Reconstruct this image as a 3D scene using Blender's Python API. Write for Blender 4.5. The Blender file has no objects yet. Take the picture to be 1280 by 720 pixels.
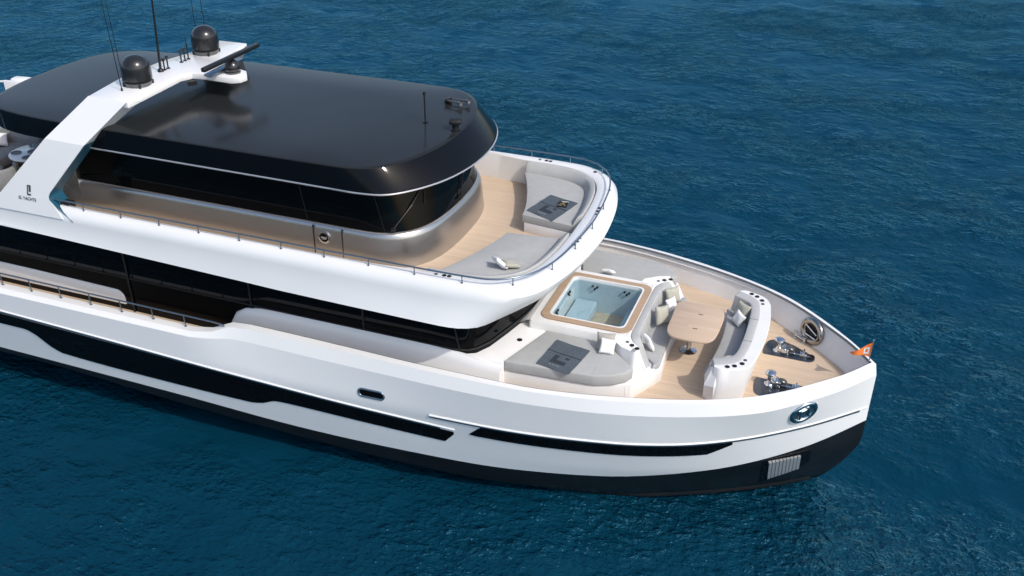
import bpy, bmesh, math, random
import numpy as np
from mathutils import Vector, Matrix, Euler
random.seed(7); np.random.seed(7)
R = math.radians
sc = bpy.context.scene
COL = sc.collection

# ------------------------------------------------------------------ camera, sky, sun, exposure
cd = bpy.data.cameras.new('camera'); cam = bpy.data.objects.new('camera', cd); COL.objects.link(cam)
cam.location = (0, -17, 13.7); cam.rotation_euler = (R(90 - 30.1268), 0, R(20.7646))
cd.lens = 35.0; cd.sensor_width = 36.0; cd.clip_end = 6000; cd.clip_start = 0.1
sc.camera = cam
SUN_DIR = Vector((0.88, -0.39, 1.0)).normalized()
W = bpy.data.worlds.new('World'); sc.world = W; W.use_nodes = True
nt = W.node_tree; bg = nt.nodes['Background']
sky = nt.nodes.new('ShaderNodeTexSky'); sky.sky_type = 'NISHITA'; sky.sun_disc = False
sky.sun_elevation = math.asin(SUN_DIR.z)
sky.sun_rotation = math.atan2(SUN_DIR.x, SUN_DIR.y)
sky.air_density = 1.0; sky.dust_density = 2.6; sky.ozone_density = 1.0
nt.links.new(sky.outputs[0], bg.inputs[0]); bg.inputs[1].default_value = 0.15
sd = bpy.data.lights.new('sun', 'SUN'); sd.energy = 2.0; sd.angle = R(0.53); sd.color = (1.0, 0.955, 0.89)
sun = bpy.data.objects.new('sun', sd); COL.objects.link(sun)
sun.rotation_euler = SUN_DIR.to_track_quat('Z', 'Y').to_euler(); sun.location = (20, -10, 40)
sc.view_settings.view_transform = 'Standard'; sc.view_settings.look = 'None'
sc.view_settings.exposure = 0.33; sc.view_settings.gamma = 1.0; sc.view_settings.use_curve_mapping = False

# ------------------------------------------------------------------ materials
def mat(name, col, rough=0.5, metal=0.0, spec=0.5, coat=0.0, noise=None, bump=None, coatr=0.03):
    m = bpy.data.materials.new(name); m.use_nodes = True
    t = m.node_tree; b = t.nodes['Principled BSDF']
    b.inputs['Base Color'].default_value = (*col, 1); b.inputs['Roughness'].default_value = rough
    b.inputs['Metallic'].default_value = metal; b.inputs['Specular IOR Level'].default_value = spec
    b.inputs['Coat Weight'].default_value = coat; b.inputs['Coat Roughness'].default_value = coatr
    tc = t.nodes.new('ShaderNodeTexCoord')
    if noise:   # (scale, amount): gentle wear of the base colour
        n = t.nodes.new('ShaderNodeTexNoise'); n.inputs['Scale'].default_value = noise[0]; n.inputs['Detail'].default_value = 6
        t.links.new(tc.outputs['Object'], n.inputs['Vector'])
        r = t.nodes.new('ShaderNodeMapRange'); r.inputs[1].default_value = .3; r.inputs[2].default_value = .7
        r.inputs[3].default_value = 1 - noise[1]; r.inputs[4].default_value = 1 + noise[1]
        t.links.new(n.outputs['Fac'], r.inputs[0])
        mx = t.nodes.new('ShaderNodeVectorMath'); mx.operation = 'SCALE'; mx.inputs[0].default_value = col
        t.links.new(r.outputs[0], mx.inputs['Scale']); t.links.new(mx.outputs[0], b.inputs['Base Color'])
    if bump:    # (scale, strength, distance)
        n = t.nodes.new('ShaderNodeTexNoise'); n.inputs['Scale'].default_value = bump[0]; n.inputs['Detail'].default_value = 4
        t.links.new(tc.outputs['Object'], n.inputs['Vector'])
        bp = t.nodes.new('ShaderNodeBump'); bp.inputs['Strength'].default_value = bump[1]; bp.inputs['Distance'].default_value = bump[2]
        t.links.new(n.outputs['Fac'], bp.inputs['Height']); t.links.new(bp.outputs[0], b.inputs['Normal'])
    return m

M = {}
M['white'] = mat('white_gelcoat', (.765, .765, .76), .28, coat=.35, noise=(.7, .015))
M['deckwhite'] = mat('white_deck_moulding', (.765, .76, .75), .42, noise=(2.5, .03), bump=(140, .12, .002))
M['glass'] = mat('black_tinted_glass', (.003, .0035, .004), .03, spec=.15)
M['boot'] = mat('black_boot_paint', (.008, .008, .009), .30, noise=(1.5, .3))
M['roof'] = mat('black_roof_lacquer', (.018, .020, .021), .17, spec=.15, noise=(.6, .12))
M['rim'] = mat('black_brim_lacquer', (.004, .005, .007), .08, spec=.16)
M['trim'] = mat('pale_metal_trim', (.58, .58, .59), .28, metal=.7)
M['steel'] = mat('polished_steel', (.62, .64, .66), .10, metal=1.0)
M['railsteel'] = mat('dark_brushed_steel_rail', (.20, .26, .32), .28, metal=.85)
M['gunmetal'] = mat('gunmetal_cabin_paint', (.50, .49, .48), .27, metal=.95)
M['fabric'] = mat('light_grey_outdoor_fabric', (.385, .39, .385), .9, spec=.2, noise=(5, .04), bump=(420, .25, .003))
M['fabricback'] = mat('grey_backrest_fabric', (.42, .425, .42), .9, spec=.2, noise=(5, .04), bump=(420, .25, .003))
M['pwhite'] = mat('white_linen', (.78, .78, .78), .9, spec=.2, bump=(60, .3, .006))
M['polive'] = mat('pale_olive_linen', (.42, .41, .345), .9, spec=.2, noise=(30, .1), bump=(60, .3, .006))
M['ptaupe'] = mat('taupe_linen', (.40, .37, .33), .9, spec=.2, noise=(30, .1), bump=(60, .3, .006))
M['towel'] = mat('slate_grey_towel', (.085, .105, .125), .95, spec=.1, noise=(30, .12), bump=(300, .6, .006))
M['towelmark'] = mat('dark_woven_mark', (.036, .046, .058), .95, spec=.1)
M['thread'] = mat('pale_thread', (.30, .33, .35), .9)
M['teal'] = mat('teal_reflection_colour', (.015, .085, .14), .35)  # base colour stands in for sea and glass mirrored in the leg edge
M['satin'] = mat('satin_steel_plate', (.56, .58, .60), .32, metal=.6)
M['smoked'] = mat('smoked_steel', (.36, .35, .33), .13, metal=1.0)
M['wellsteel'] = mat('dark_well_plate', (.13, .14, .155), .24, metal=.9)
M['rubber'] = mat('black_plastic', (.010, .010, .011), .35)
M['dome'] = mat('black_dome_shell', (.014, .014, .015), .24, coat=.35, coatr=.12, noise=(8, .15))
M['domebase'] = mat('grey_dome_base', (.11, .115, .12), .3, metal=.3)
M['orange'] = mat('orange_flag_cloth', (.85, .20, .035), .8, noise=(12, .1))
M['basin'] = mat('pale_blue_acrylic', (.54, .63, .69), .25, coat=.3)
M['black'] = mat('matte_black', (.006, .006, .007), .6)
M['gold'] = mat('gold_foil', (.55, .36, .10), .35, metal=.7)
M['aftgrey'] = mat('grey_woven_upholstery', (.22, .225, .23), .9, spec=.2, noise=(9, .08), bump=(300, .3, .004))
M['china'] = mat('white_china', (.8, .8, .8), .2)
M['ink'] = mat('dark_lettering', (.018, .045, .055), .4)
M['seam'] = mat('grey_seam_sealant', (.10, .105, .11), .5)
M['wood'] = mat('dark_stained_wood', (.10, .065, .04), .45, noise=(6, .3))

def teak(name, col, width=.062, angle=0.0, seam=.45):
    m = bpy.data.materials.new(name); m.use_nodes = True; t = m.node_tree; b = t.nodes['Principled BSDF']
    L = t.links.new; N = t.nodes.new
    tc = N('ShaderNodeTexCoord'); mp = N('ShaderNodeMapping'); mp.inputs['Rotation'].default_value = (0, 0, angle)
    L(tc.outputs['Object'], mp.inputs[0])
    sx = N('ShaderNodeSeparateXYZ'); L(mp.outputs[0], sx.inputs[0])
    d = N('ShaderNodeMath'); d.operation = 'DIVIDE'; d.inputs[1].default_value = width; L(sx.outputs['Y'], d.inputs[0])
    fl = N('ShaderNodeMath'); fl.operation = 'FLOOR'; L(d.outputs[0], fl.inputs[0])
    fr = N('ShaderNodeMath'); fr.operation = 'FRACT'; L(d.outputs[0], fr.inputs[0])
    # plank ends staggered along x
    wn = N('ShaderNodeTexWhiteNoise'); wn.noise_dimensions = '1D'; L(fl.outputs[0], wn.inputs['W'])
    ox = N('ShaderNodeMath'); ox.operation = 'MULTIPLY_ADD'; ox.inputs[1].default_value = 2.3; L(wn.outputs['Value'], ox.inputs[0]); L(sx.outputs['X'], ox.inputs[2])
    dx = N('ShaderNodeMath'); dx.operation = 'DIVIDE'; dx.inputs[1].default_value = 2.1; L(ox.outputs[0], dx.inputs[0])
    fx = N('ShaderNodeMath'); fx.operation = 'FLOOR'; L(dx.outputs[0], fx.inputs[0])
    cmb = N('ShaderNodeCombineXYZ'); L(fl.outputs[0], cmb.inputs[0]); L(fx.outputs[0], cmb.inputs[1])
    w2 = N('ShaderNodeTexWhiteNoise'); w2.noise_dimensions = '2D'; L(cmb.outputs[0], w2.inputs['Vector'])
    ns = N('ShaderNodeTexNoise'); ns.inputs['Scale'].default_value = 1.0; ns.inputs['Detail'].default_value = 5
    mg = N('ShaderNodeMapping'); mg.inputs['Scale'].default_value = (3, 60, 3); L(mp.outputs[0], mg.inputs[0]); L(mg.outputs[0], ns.inputs['Vector'])
    a = N('ShaderNodeMath'); a.operation = 'MULTIPLY_ADD'; a.inputs[1].default_value = .11; a.inputs[2].default_value = .945; L(w2.outputs['Value'], a.inputs[0])
    a2 = N('ShaderNodeMath'); a2.operation = 'MULTIPLY_ADD'; a2.inputs[1].default_value = .22; a2.inputs[2].default_value = .89; L(ns.outputs['Fac'], a2.inputs[0])
    mu = N('ShaderNodeMath'); mu.operation = 'MULTIPLY'; L(a.outputs[0], mu.inputs[0]); L(a2.outputs[0], mu.inputs[1])
    lt = N('ShaderNodeMath'); lt.operation = 'LESS_THAN'; lt.inputs[1].default_value = .07; L(fr.outputs[0], lt.inputs[0])
    sm = N('ShaderNodeMath'); sm.operation = 'MULTIPLY_ADD'; sm.inputs[1].default_value = -seam; sm.inputs[2].default_value = 1; L(lt.outputs[0], sm.inputs[0])
    m2 = N('ShaderNodeMath'); m2.operation = 'MULTIPLY'; L(mu.outputs[0], m2.inputs[0]); L(sm.outputs[0], m2.inputs[1])
    vs = N('ShaderNodeVectorMath'); vs.operation = 'SCALE'; vs.inputs[0].default_value = col; L(m2.outputs[0], vs.inputs['Scale'])
    L(vs.outputs[0], b.inputs['Base Color']); b.inputs['Roughness'].default_value = .62; b.inputs['Specular IOR Level'].default_value = .3
    return m
M['teak'] = teak('teak_deck_planks', (.57, .44, .32), seam=.28)
M['teaktable'] = teak('teak_table_top', (.535, .405, .30), .11, 0, .08)
M['teaktrim'] = teak('teak_tub_surround', (.42, .30, .205), .05, 0, .2)

def jet_water():
    m = bpy.data.materials.new('clear_pool_water'); m.use_nodes = True; t = m.node_tree; t.nodes.clear()
    N = t.nodes.new; L = t.links.new
    out = N('ShaderNodeOutputMaterial'); mx = N('ShaderNodeMixShader'); tr = N('ShaderNodeBsdfTransparent'); gl = N('ShaderNodeBsdfGlossy')
    tr.inputs[0].default_value = (.80, .91, .95, 1); gl.inputs['Roughness'].default_value = .02
    fr = N('ShaderNodeFresnel'); fr.inputs[0].default_value = 1.33
    tc = N('ShaderNodeTexCoord'); n = N('ShaderNodeTexNoise'); n.inputs['Scale'].default_value = 5; n.inputs['Detail'].default_value = 3
    n.inputs['Distortion'].default_value = .6
    bp = N('ShaderNodeBump'); bp.inputs['Strength'].default_value = .35; bp.inputs['Distance'].default_value = .05
    L(tc.outputs['Object'], n.inputs[0]); L(n.outputs['Fac'], bp.inputs['Height']); L(bp.outputs[0], fr.inputs['Normal']); L(bp.outputs[0], gl.inputs['Normal'])
    L(fr.outputs[0], mx.inputs[0]); L(tr.outputs[0], mx.inputs[1]); L(gl.outputs[0], mx.inputs[2]); L(mx.outputs[0], out.inputs[0])
    return m
M['water'] = jet_water()

def sea_mat():
    m = bpy.data.materials.new('deep_blue_sea_water'); m.use_nodes = True; t = m.node_tree; b = t.nodes['Principled BSDF']
    N = t.nodes.new; L = t.links.new
    t.nodes.remove(b); out = t.nodes['Material Output']
    df = N('ShaderNodeBsdfDiffuse'); df.inputs[0].default_value = (.0014, .031, .058, 1)
    gl = N('ShaderNodeBsdfGlossy'); gl.inputs[0].default_value = (.30, .72, 1.0, 1); gl.inputs['Roughness'].default_value = .16
    fr = N('ShaderNodeFresnel'); fr.inputs[0].default_value = 1.33
    fm = N('ShaderNodeMath'); fm.operation = 'MULTIPLY'; fm.inputs[1].default_value = .8; L(fr.outputs[0], fm.inputs[0])
    ms = N('ShaderNodeMixShader'); L(fm.outputs[0], ms.inputs[0]); L(df.outputs[0], ms.inputs[1]); L(gl.outputs[0], ms.inputs[2]); L(ms.outputs[0], out.inputs[0])
    tc = N('ShaderNodeTexCoord')
    h = None
    for sc_, det, dist, stren, st in ((.8, 2, .3, .12, (1, 1.6, 1)), (2.4, 3, .25, .31, (1, 1.5, 1)), (6.5, 3, .2, .17, (1, 1.4, 1)), (17, 2, 0, .03, (1, 1.3, 1))):
        mp = N('ShaderNodeMapping'); mp.inputs['Scale'].default_value = st; mp.inputs['Rotation'].default_value = (0, 0, R(18))
        L(tc.outputs['Object'], mp.inputs[0])
        n = N('ShaderNodeTexNoise'); n.inputs['Scale'].default_value = sc_; n.inputs['Detail'].default_value = det; n.inputs['Distortion'].default_value = dist
        L(mp.outputs[0], n.inputs['Vector'])
        mu = N('ShaderNodeMath'); mu.operation = 'MULTIPLY_ADD'; mu.inputs[1].default_value = stren
        if stren > .15:      # peaked crests instead of round bumps
            pw = N('ShaderNodeMath'); pw.operation = 'POWER'; pw.inputs[1].default_value = 3.2; L(n.outputs['Fac'], pw.inputs[0]); L(pw.outputs[0], mu.inputs[0])
        else:
            L(n.outputs['Fac'], mu.inputs[0])
        if h: L(h.outputs[0], mu.inputs[2])
        else: mu.inputs[2].default_value = 0
        h = mu
    # gusts: patches of rougher, sharper ripples between smoother ones
    gn = N('ShaderNodeTexNoise'); gn.inputs['Scale'].default_value = .11; gn.inputs['Detail'].default_value = 4; gn.inputs['Roughness'].default_value = .6
    gm = N('ShaderNodeMapping'); gm.inputs['Scale'].default_value = (1, 1.8, 1); L(tc.outputs['Object'], gm.inputs[0]); L(gm.outputs[0], gn.inputs['Vector'])
    gr = N('ShaderNodeMapRange'); gr.inputs[1].default_value = .40; gr.inputs[2].default_value = .66; gr.inputs[3].default_value = .16; gr.inputs[4].default_value = 1.75
    L(gn.outputs['Fac'], gr.inputs[0])
    hm = N('ShaderNodeMath'); hm.operation = 'MULTIPLY'; L(h.outputs[0], hm.inputs[0]); L(gr.outputs[0], hm.inputs[1]); h = hm
    bp = N('ShaderNodeBump'); bp.inputs['Strength'].default_value = .8; bp.inputs['Distance'].default_value = 1.0
    L(h.outputs[0], bp.inputs['Height'])
    for nd in (df, gl, fr): L(bp.outputs[0], nd.inputs['Normal'])
    return m
M['sea'] = sea_mat()

# ------------------------------------------------------------------ geometry helpers
def tag(o, label=None, cat=None, group=None, kind=None):
    for k, v in (('label', label), ('category', cat), ('group', group), ('kind', kind)):
        if v: o[k] = v
    return o
def empty(name, loc, label=None, cat=None, group=None, rz=0):
    o = bpy.data.objects.new(name, None); COL.objects.link(o); o.location = loc; o.rotation_euler = (0, 0, rz)
    o.empty_display_size = .2
    return tag(o, label, cat, group)
def woff(o):
    v = Vector((0, 0, 0))
    while o is not None:
        v += o.location; o = o.parent
    return v
def mk(name, VF, m, parent=None, smooth=35, bevel=0, seg=2, label=None):
    V, F = VF
    V = [Vector(v) for v in V]
    me = bpy.data.meshes.new(name)
    if parent is not None:
        off = woff(parent); loc = Vector((0, 0, 0))
    else:
        c = sum(V, Vector()) / len(V); off = Vector((c.x, c.y, min(v.z for v in V))); loc = off
    me.from_pydata([v - off for v in V], [], F)
    bm = bmesh.new(); bm.from_mesh(me); bmesh.ops.recalc_face_normals(bm, faces=bm.faces); bm.to_mesh(me); bm.free()
    o = bpy.data.objects.new(name, me); COL.objects.link(o); o.parent = parent; o.location = loc
    me.materials.append(m)
    if smooth:
        me.polygons.foreach_set('use_smooth', [True] * len(me.polygons)); me.set_sharp_from_angle(angle=R(smooth))
    if bevel:
        b = o.modifiers.new('bevel', 'BEVEL'); b.width = bevel; b.segments = seg; b.limit_method = 'ANGLE'; b.angle_limit = R(35)
        b.harden_normals = False
        if smooth: me.set_sharp_from_angle(angle=R(180))
    if label: o['label'] = label
    return o
def merge(*parts):
    V = []; F = []
    for v, f in parts:
        n = len(V); V += [tuple(p) for p in v]; F += [[i + n for i in q] for q in f]
    return V, F
def prism(poly, z0, z1, caps=True):
    n = len(poly)
    f0 = z0 if callable(z0) else (lambda x, y: z0); f1 = z1 if callable(z1) else (lambda x, y: z1)
    V = [(x, y, f0(x, y)) for x, y in poly] + [(x, y, f1(x, y)) for x, y in poly]
    F = [[i, (i + 1) % n, n + (i + 1) % n, n + i] for i in range(n)]
    if caps: F += [list(range(n))[::-1], list(range(n, 2 * n))]
    return V, F
def loft(rings, closed=True, cap0=False, cap1=False):
    n = len(rings[0]); V = [tuple(p) for r in rings for p in r]; F = []
    for k in range(len(rings) - 1):
        for i in range(n if closed else n - 1):
            j = (i + 1) % n
            F.append([k * n + i, k * n + j, (k + 1) * n + j, (k + 1) * n + i])
    if cap0: F.append(list(range(n))[::-1])
    if cap1: F.append([(len(rings) - 1) * n + i for i in range(n)])
    return V, F
def cr(pts, n=6, closed=False):
    P = [np.array(p, float) for p in pts]; out = []
    m = len(P)
    for i in range(m if closed else m - 1):
        p0 = P[(i - 1) % m] if closed or i > 0 else 2 * P[0] - P[1]
        p1 = P[i]; p2 = P[(i + 1) % m]
        p3 = P[(i + 2) % m] if closed or i + 2 < m else 2 * P[-1] - P[-2]
        # centripetal-ish clamp keeps straight runs straight
        for k in range(n):
            t = k / n
            out.append(tuple(.5 * ((2 * p1) + (-p0 + p2) * t + (2 * p0 - 5 * p1 + 4 * p2 - p3) * t * t + (-p0 + 3 * p1 - 3 * p2 + p3) * t ** 3)))
    if not closed: out.append(tuple(P[-1]))
    return out
def resamp(pts, n):
    P = np.array(pts, float); d = np.r_[0, np.cumsum(np.linalg.norm(np.diff(P, axis=0), axis=1))]
    s = np.linspace(0, d[-1], n)
    return [tuple(np.interp(s, d, P[:, k]) for k in range(P.shape[1])) for s in s] if False else list(map(tuple, np.stack([np.interp(s, d, P[:, k]) for k in range(P.shape[1])], 1)))
def tube(pts, r, n=8, closed=False, caps=True):
    P = [Vector(p) for p in pts]; m = len(P); rings = []
    up = None
    for i in range(m):
        a = P[(i - 1) % m] if closed or i > 0 else P[i]; b = P[(i + 1) % m] if closed or i < m - 1 else P[i]
        t = (b - a).normalized()
        if up is None: up = Vector((0, 0, 1)) if abs(t.z) < .9 else Vector((1, 0, 0))
        s = t.cross(up).normalized(); u = s.cross(t).normalized(); up = u
        rr = r[i] if isinstance(r, (list, tuple)) else r
        rings.append([P[i] + (s * math.cos(2 * math.pi * k / n) + u * math.sin(2 * math.pi * k / n)) * rr for k in range(n)])
    if closed: rings.append(rings[0])
    return loft(rings, True, caps and not closed, caps and not closed)
def lathe(prof, c, n=24, axis=None):
    rings = []
    q = Vector((0, 0, 1)).rotation_difference(Vector(axis)) if axis else None
    for r, z in prof:
        ring = []
        for k in range(n):
            v = Vector((r * math.cos(2 * math.pi * k / n), r * math.sin(2 * math.pi * k / n), z))
            if q: v = q @ v
            ring.append(v + Vector(c))
        rings.append(ring)
    return loft(rings, True, True, True)
def box(c, s, rz=0, M_=None):
    V = []
    for dx in (-.5, .5):
        for dy in (-.5, .5):
            for dz in (-.5, .5):
                v = Vector((dx * s[0], dy * s[1], dz * s[2]))
                v = (M_ @ v) if M_ else Matrix.Rotation(rz, 3, 'Z') @ v
                V.append(v + Vector(c))
    F = [[0, 1, 3, 2], [4, 6, 7, 5], [0, 4, 5, 1], [2, 3, 7, 6], [0, 2, 6, 4], [1, 5, 7, 3]]
    return V, F
def rrect(x0, x1, y0, y1, r, n=6):
    out = []
    for cx, cy, a in ((x1 - r, y1 - r, 0), (x0 + r, y1 - r, 90), (x0 + r, y0 + r, 180), (x1 - r, y0 + r, 270)):
        for k in range(n + 1):
            t = R(a + 90 * k / n); out.append((cx + r * math.cos(t), cy + r * math.sin(t)))
    return out
def sym(half):   # half outline ordered from aft (y>0) to the centreline; adds the mirrored half
    h = list(half); m = [(x, -y) for x, y in h[::-1]]
    if abs(h[-1][1]) < 1e-6: m = m[1:]
    return h + m
def ring_between(outer, inner, z0o, z0i=None):
    n = len(outer); V = [(*p, z0o) for p in outer] + [(*p, z0o if z0i is None else z0i) for p in inner]
    return V, [[i, (i + 1) % n, n + (i + 1) % n, n + i] for i in range(n)]
def pch(xs, ys):
    xs = np.array(xs, float); ys = np.array(ys, float); h = np.diff(xs); dl = np.diff(ys) / h
    m = np.zeros_like(xs); m[0] = dl[0]; m[-1] = dl[-1]
    for i in range(1, len(xs) - 1):
        if dl[i - 1] * dl[i] > 0:
            w1 = 2 * h[i] + h[i - 1]; w2 = h[i] + 2 * h[i - 1]; m[i] = (w1 + w2) / (w1 / dl[i - 1] + w2 / dl[i])
    def f(x):
        x = np.clip(x, xs[0], xs[-1]); i = int(np.clip(np.searchsorted(xs, x) - 1, 0, len(xs) - 2)); t = (x - xs[i]) / h[i]
        return float((2 * t ** 3 - 3 * t * t + 1) * ys[i] + (t ** 3 - 2 * t * t + t) * h[i] * m[i] + (-2 * t ** 3 + 3 * t * t) * ys[i + 1] + (t ** 3 - t * t) * h[i] * m[i + 1])
    return f
def shell_(rings):
    # open lofts with the two ends closed
    VF = loft(rings, False); n = len(rings[0]); k = len(rings)
    VF[1].append([i * n for i in range(k)]); VF[1].append([i * n + n - 1 for i in range(k)]); return VF
shell = shell_
def text_mesh(s, size):
    cu = bpy.data.curves.new('txt', 'FONT'); cu.body = s; cu.size = size; cu.extrude = .002; cu.align_x = 'CENTER'; cu.resolution_u = 3
    o = bpy.data.objects.new('txt', cu); COL.objects.link(o)
    dg = bpy.context.evaluated_depsgraph_get(); me = bpy.data.meshes.new_from_object(o.evaluated_get(dg))
    V = [v.co.copy() for v in me.vertices]; F = [list(p.vertices) for p in me.polygons]
    bpy.data.objects.remove(o); bpy.data.meshes.remove(me)
    return V, F
def place(VF, M4):
    return [M4 @ Vector(v) for v in VF[0]], VF[1]
def frame(o, ex, ey):
    ex = Vector(ex).normalized(); ez = ex.cross(Vector(ey)).normalized(); ey = ez.cross(ex)
    m = Matrix((ex, ey, ez)).transposed().to_4x4(); m.translation = Vector(o); return m

# ------------------------------------------------------------------ the sea
def build_sea():
    def axis(a, b, fine0, fine1, d):
        pts = list(np.arange(fine0, fine1, d)); s = d; x = fine1
        while x < b: pts.append(x); s *= 1.025; x += s
        pts.append(b); s = d; x = fine0 - d; lo = []
        while x > a: lo.append(x); s *= 1.025; x -= s
        return np.array([a] + lo[::-1] + pts)
    X = axis(-95, 45, -30, 16, .17); Y = axis(-16, 95, -14, 22, .17)
    gx, gy = np.meshgrid(X, Y); z = np.zeros_like(gx)
    rng = np.random.RandomState(3)
    for i in range(90):
        lam = .55 * (14 ** (rng.rand())) ; k = 2 * np.pi / lam
        th = R(205) + rng.randn() * .75; a = .0024 * lam ** .7 * (.5 + rng.rand())
        ph = k * (np.cos(th) * gx + np.sin(th) * gy) + rng.rand() * 6.28
        z += a * (np.sin(ph) + .25 * np.cos(2 * ph))
    ed = np.minimum.reduce([gx + 95, 45 - gx, gy + 16, 95 - gy]); z *= np.clip(ed / 4, 0, 1)
    ny, nx = gx.shape
    V = np.stack([gx, gy, z], -1).reshape(-1, 3)
    i = np.arange(nx * ny).reshape(ny, nx)
    Q = np.stack([i[:-1, :-1], i[:-1, 1:], i[1:, 1:], i[1:, :-1]], -1).reshape(-1, 4)
    me = bpy.data.meshes.new('sea'); B = 3000
    outer = [(-B, -B, 0), (B, -B, 0), (B, B, 0), (-B, B, 0)]; n = len(V)
    c = [i[0, 0], i[0, -1], i[-1, -1], i[-1, 0]]
    Fq = Q.tolist() + [[n + a, n + (a + 1) % 4, int(c[(a + 1) % 4]), int(c[a])] for a in range(4)]
    me.from_pydata(V.tolist() + outer, [], Fq)
    me.polygons.foreach_set('use_smooth', [True] * len(me.polygons)); me.materials.append(M['sea'])
    o = bpy.data.objects.new('sea', me); COL.objects.link(o); tag(o, kind='structure')
build_sea()

# ------------------------------------------------------------------ the yacht: hull surface functions
Y0 = empty('motor_yacht', (-8, 0, 0), 'white three deck motor yacht with black roof, black window bands and teak foredeck', 'yacht')
XA = -24.0
def dcurve(pts):     # pts (x, y) from tip aft -> half breadth as a function of distance from the tip
    tip = pts[0][0]; return pch([tip - p[0] for p in pts], [p[1] for p in pts])
C_wl = dcurve([(.26, 0), (-.63, .62), (-1.52, 1.13), (-2.26, 1.50), (-3.5, 2.02), (-5, 2.46), (-7, 2.82), (-10, 3.03), (-14, 3.12), (-24, 3.05)])
C_rail = dcurve([(.96, 0), (-.12, 1.05), (-1.37, 1.99), (-2.4, 2.52), (-3.47, 2.86), (-5.56, 3.2), (-7, 3.28), (-9.2, 3.38), (-12, 3.42), (-24, 3.38)])
C_kn = dcurve([(.97, 0), (.52, .60), (.3, .86), (-.12, 1.30), (-.97, 2.02), (-2.04, 2.54), (-3.2, 2.92), (-4.2, 3.13), (-5.6, 3.28), (-7, 3.31), (-9, 3.30), (-11, 3.27), (-12.2, 3.40), (-24, 3.40)])
C_si = dcurve([(.84, 0), (.63, .29), (.41, .57), (.19, .80), (-.23, 1.21), (-.49, 1.45), (-1.11, 1.91), (-2.12, 2.39), (-3.26, 2.74), (-4.23, 2.96), (-5.2, 3.08), (-7, 3.10), (-9, 3.05), (-11.1, 3.02), (-12, 3.13), (-24, 3.13)])
def sm(x, a, b):
    t = min(1, max(0, (x - a) / (b - a))); return t * t * (3 - 2 * t)
def z_sheer(x): return 2.74 + .28 * sm(x, -12.1, -11.15)
def z_kn(x): return 2.66 + .10 * sm(x, -12.1, -11.15)
def tip(z): return float(np.interp(z, [-1, 0, .32, .73, 1.13, 1.69, 2.02, 2.76, 3.02], [-.7, .26, .54, .78, .955, .965, .965, .97, .84]))
z_chine = pch([-24, -17, -12.7, -8.2, -5.5, -3, -1.5, 1], [.90, .84, .62, .36, .20, .10, .06, .05])
def hull_y(x, z):
    T = tip(z); d = T - x
    if d <= 0: return 0.0
    zc = z_chine(x)
    if z < zc - .001: return max(.0, hull_y(x, zc) - .03 - 1.9 * (zc - z))
    if z <= 0: return C_wl(d) * (1 + .25 * z)
    if z <= 2.02:
        w = (z / 2.02); w = .85 * w + .15 * w * w
        return (1 - w) * C_wl(d) + w * C_rail(d)
    w = (z - 2.02) / (z_kn(x) - 2.02); w = min(1, w)
    return (1 - w) * C_rail(d) + w * C_kn(d)
z_boot = pch([-24, -18, -13, -9.5, -6.3, -3.5, -2.3, -.74, .3, .97], [1.0, .99, .94, .80, .78, .87, 1.02, 1.27, 1.50, 1.69])
def lin_(a, b, n): return [float(v) for v in np.linspace(a, b, n)]
S_ = [((k / 70) ** 1.7) for k in range(71)]
def hull_grid(zlo, zhi, rows, sgn):
    rings = []
    for r in range(rows + 1):
        ring = []
        for s in S_:
            xa = .96 - (24.96) * s
            z = zlo(xa) + (zhi(xa) - zlo(xa)) * r / rows
            T = tip(z); x = T - (T - XA) * s
            ring.append((x, sgn * hull_y(x, z), z))
        rings.append(ring)
    return rings
def both(fn):
    return merge(fn(-1), fn(1))
hull = mk('hull', both(lambda s: loft(hull_grid(z_boot, z_kn, 14, s), False)), M['white'], Y0, 50)
mk('boot_topping', both(lambda s: merge(loft(hull_grid(z_chine, z_boot, 8, s), False), loft(hull_grid(lambda x: -1.0, lambda x: z_chine(x) - .002, 8, s), False))), M['boot'], Y0, 60)
# chamfer, flat cap, inner face of the bulwark
def capside(s):
    def at(C, zf, xs, dz=0, T=None): return [(T - (T - XA) * q, s * C((T - XA) * q), zf(T - (T - XA) * q) + dz) for q in S_]
    k = at(C_kn, z_kn, S_, T=.97)
    i_ = at(C_si, z_sheer, S_, T=.84)
    o_ = []
    for (a, b, c), (d, e, f_) in zip(k, i_):
        w = .42 ; o_.append((d + (a - d) * w, e + (b - e) * w, f_ - .012))
    o_ = [(d + (a - d) * .62, e + (b - e) * .62, f_ + (c - f_) * .06) for (a, b, c), (d, e, f_) in zip(k, i_)]
    inn = [(d, e - s * min(.012, abs(e)), f_ - .02) for d, e, f_ in i_]
    return k, o_, i_, inn
mk('cap_rail', both(lambda s: loft(list(capside(s))[:3], False)), M['white'], Y0, 25)
def inner_face(s):
    top = [(x, y, z - .003) for x, y, z in capside(s)[2]]
    zf = lambda x: 2.40 if x > -11.2 else 2.28
    bot = []
    for x, y, z in top:
        f_ = .13 if x > -3 else .10
        bot.append((x - .10 * (1 if x > -1 else 0) , s * max(0, abs(y) - f_), zf(x)))
    return loft([top, bot], False)
mk('bulwark_liner', both(inner_face), M['deckwhite'], Y0, 40)
def ledge(s):
    rings = []
    for x, y, z in [q for q in capside(s)[2] if -9 < q[0] < -1.4]:
        rings.append([(x, y - s * .012, z - .10), (x, y - s * .055, z - .105), (x, y - s * .055, z - .125), (x, y - s * .012, z - .15)])
    return loft(rings, True, True, True)
for s in (-1, 1): mk('liner_ledge', ledge(s), M['deckwhite'], Y0, 30)
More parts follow.
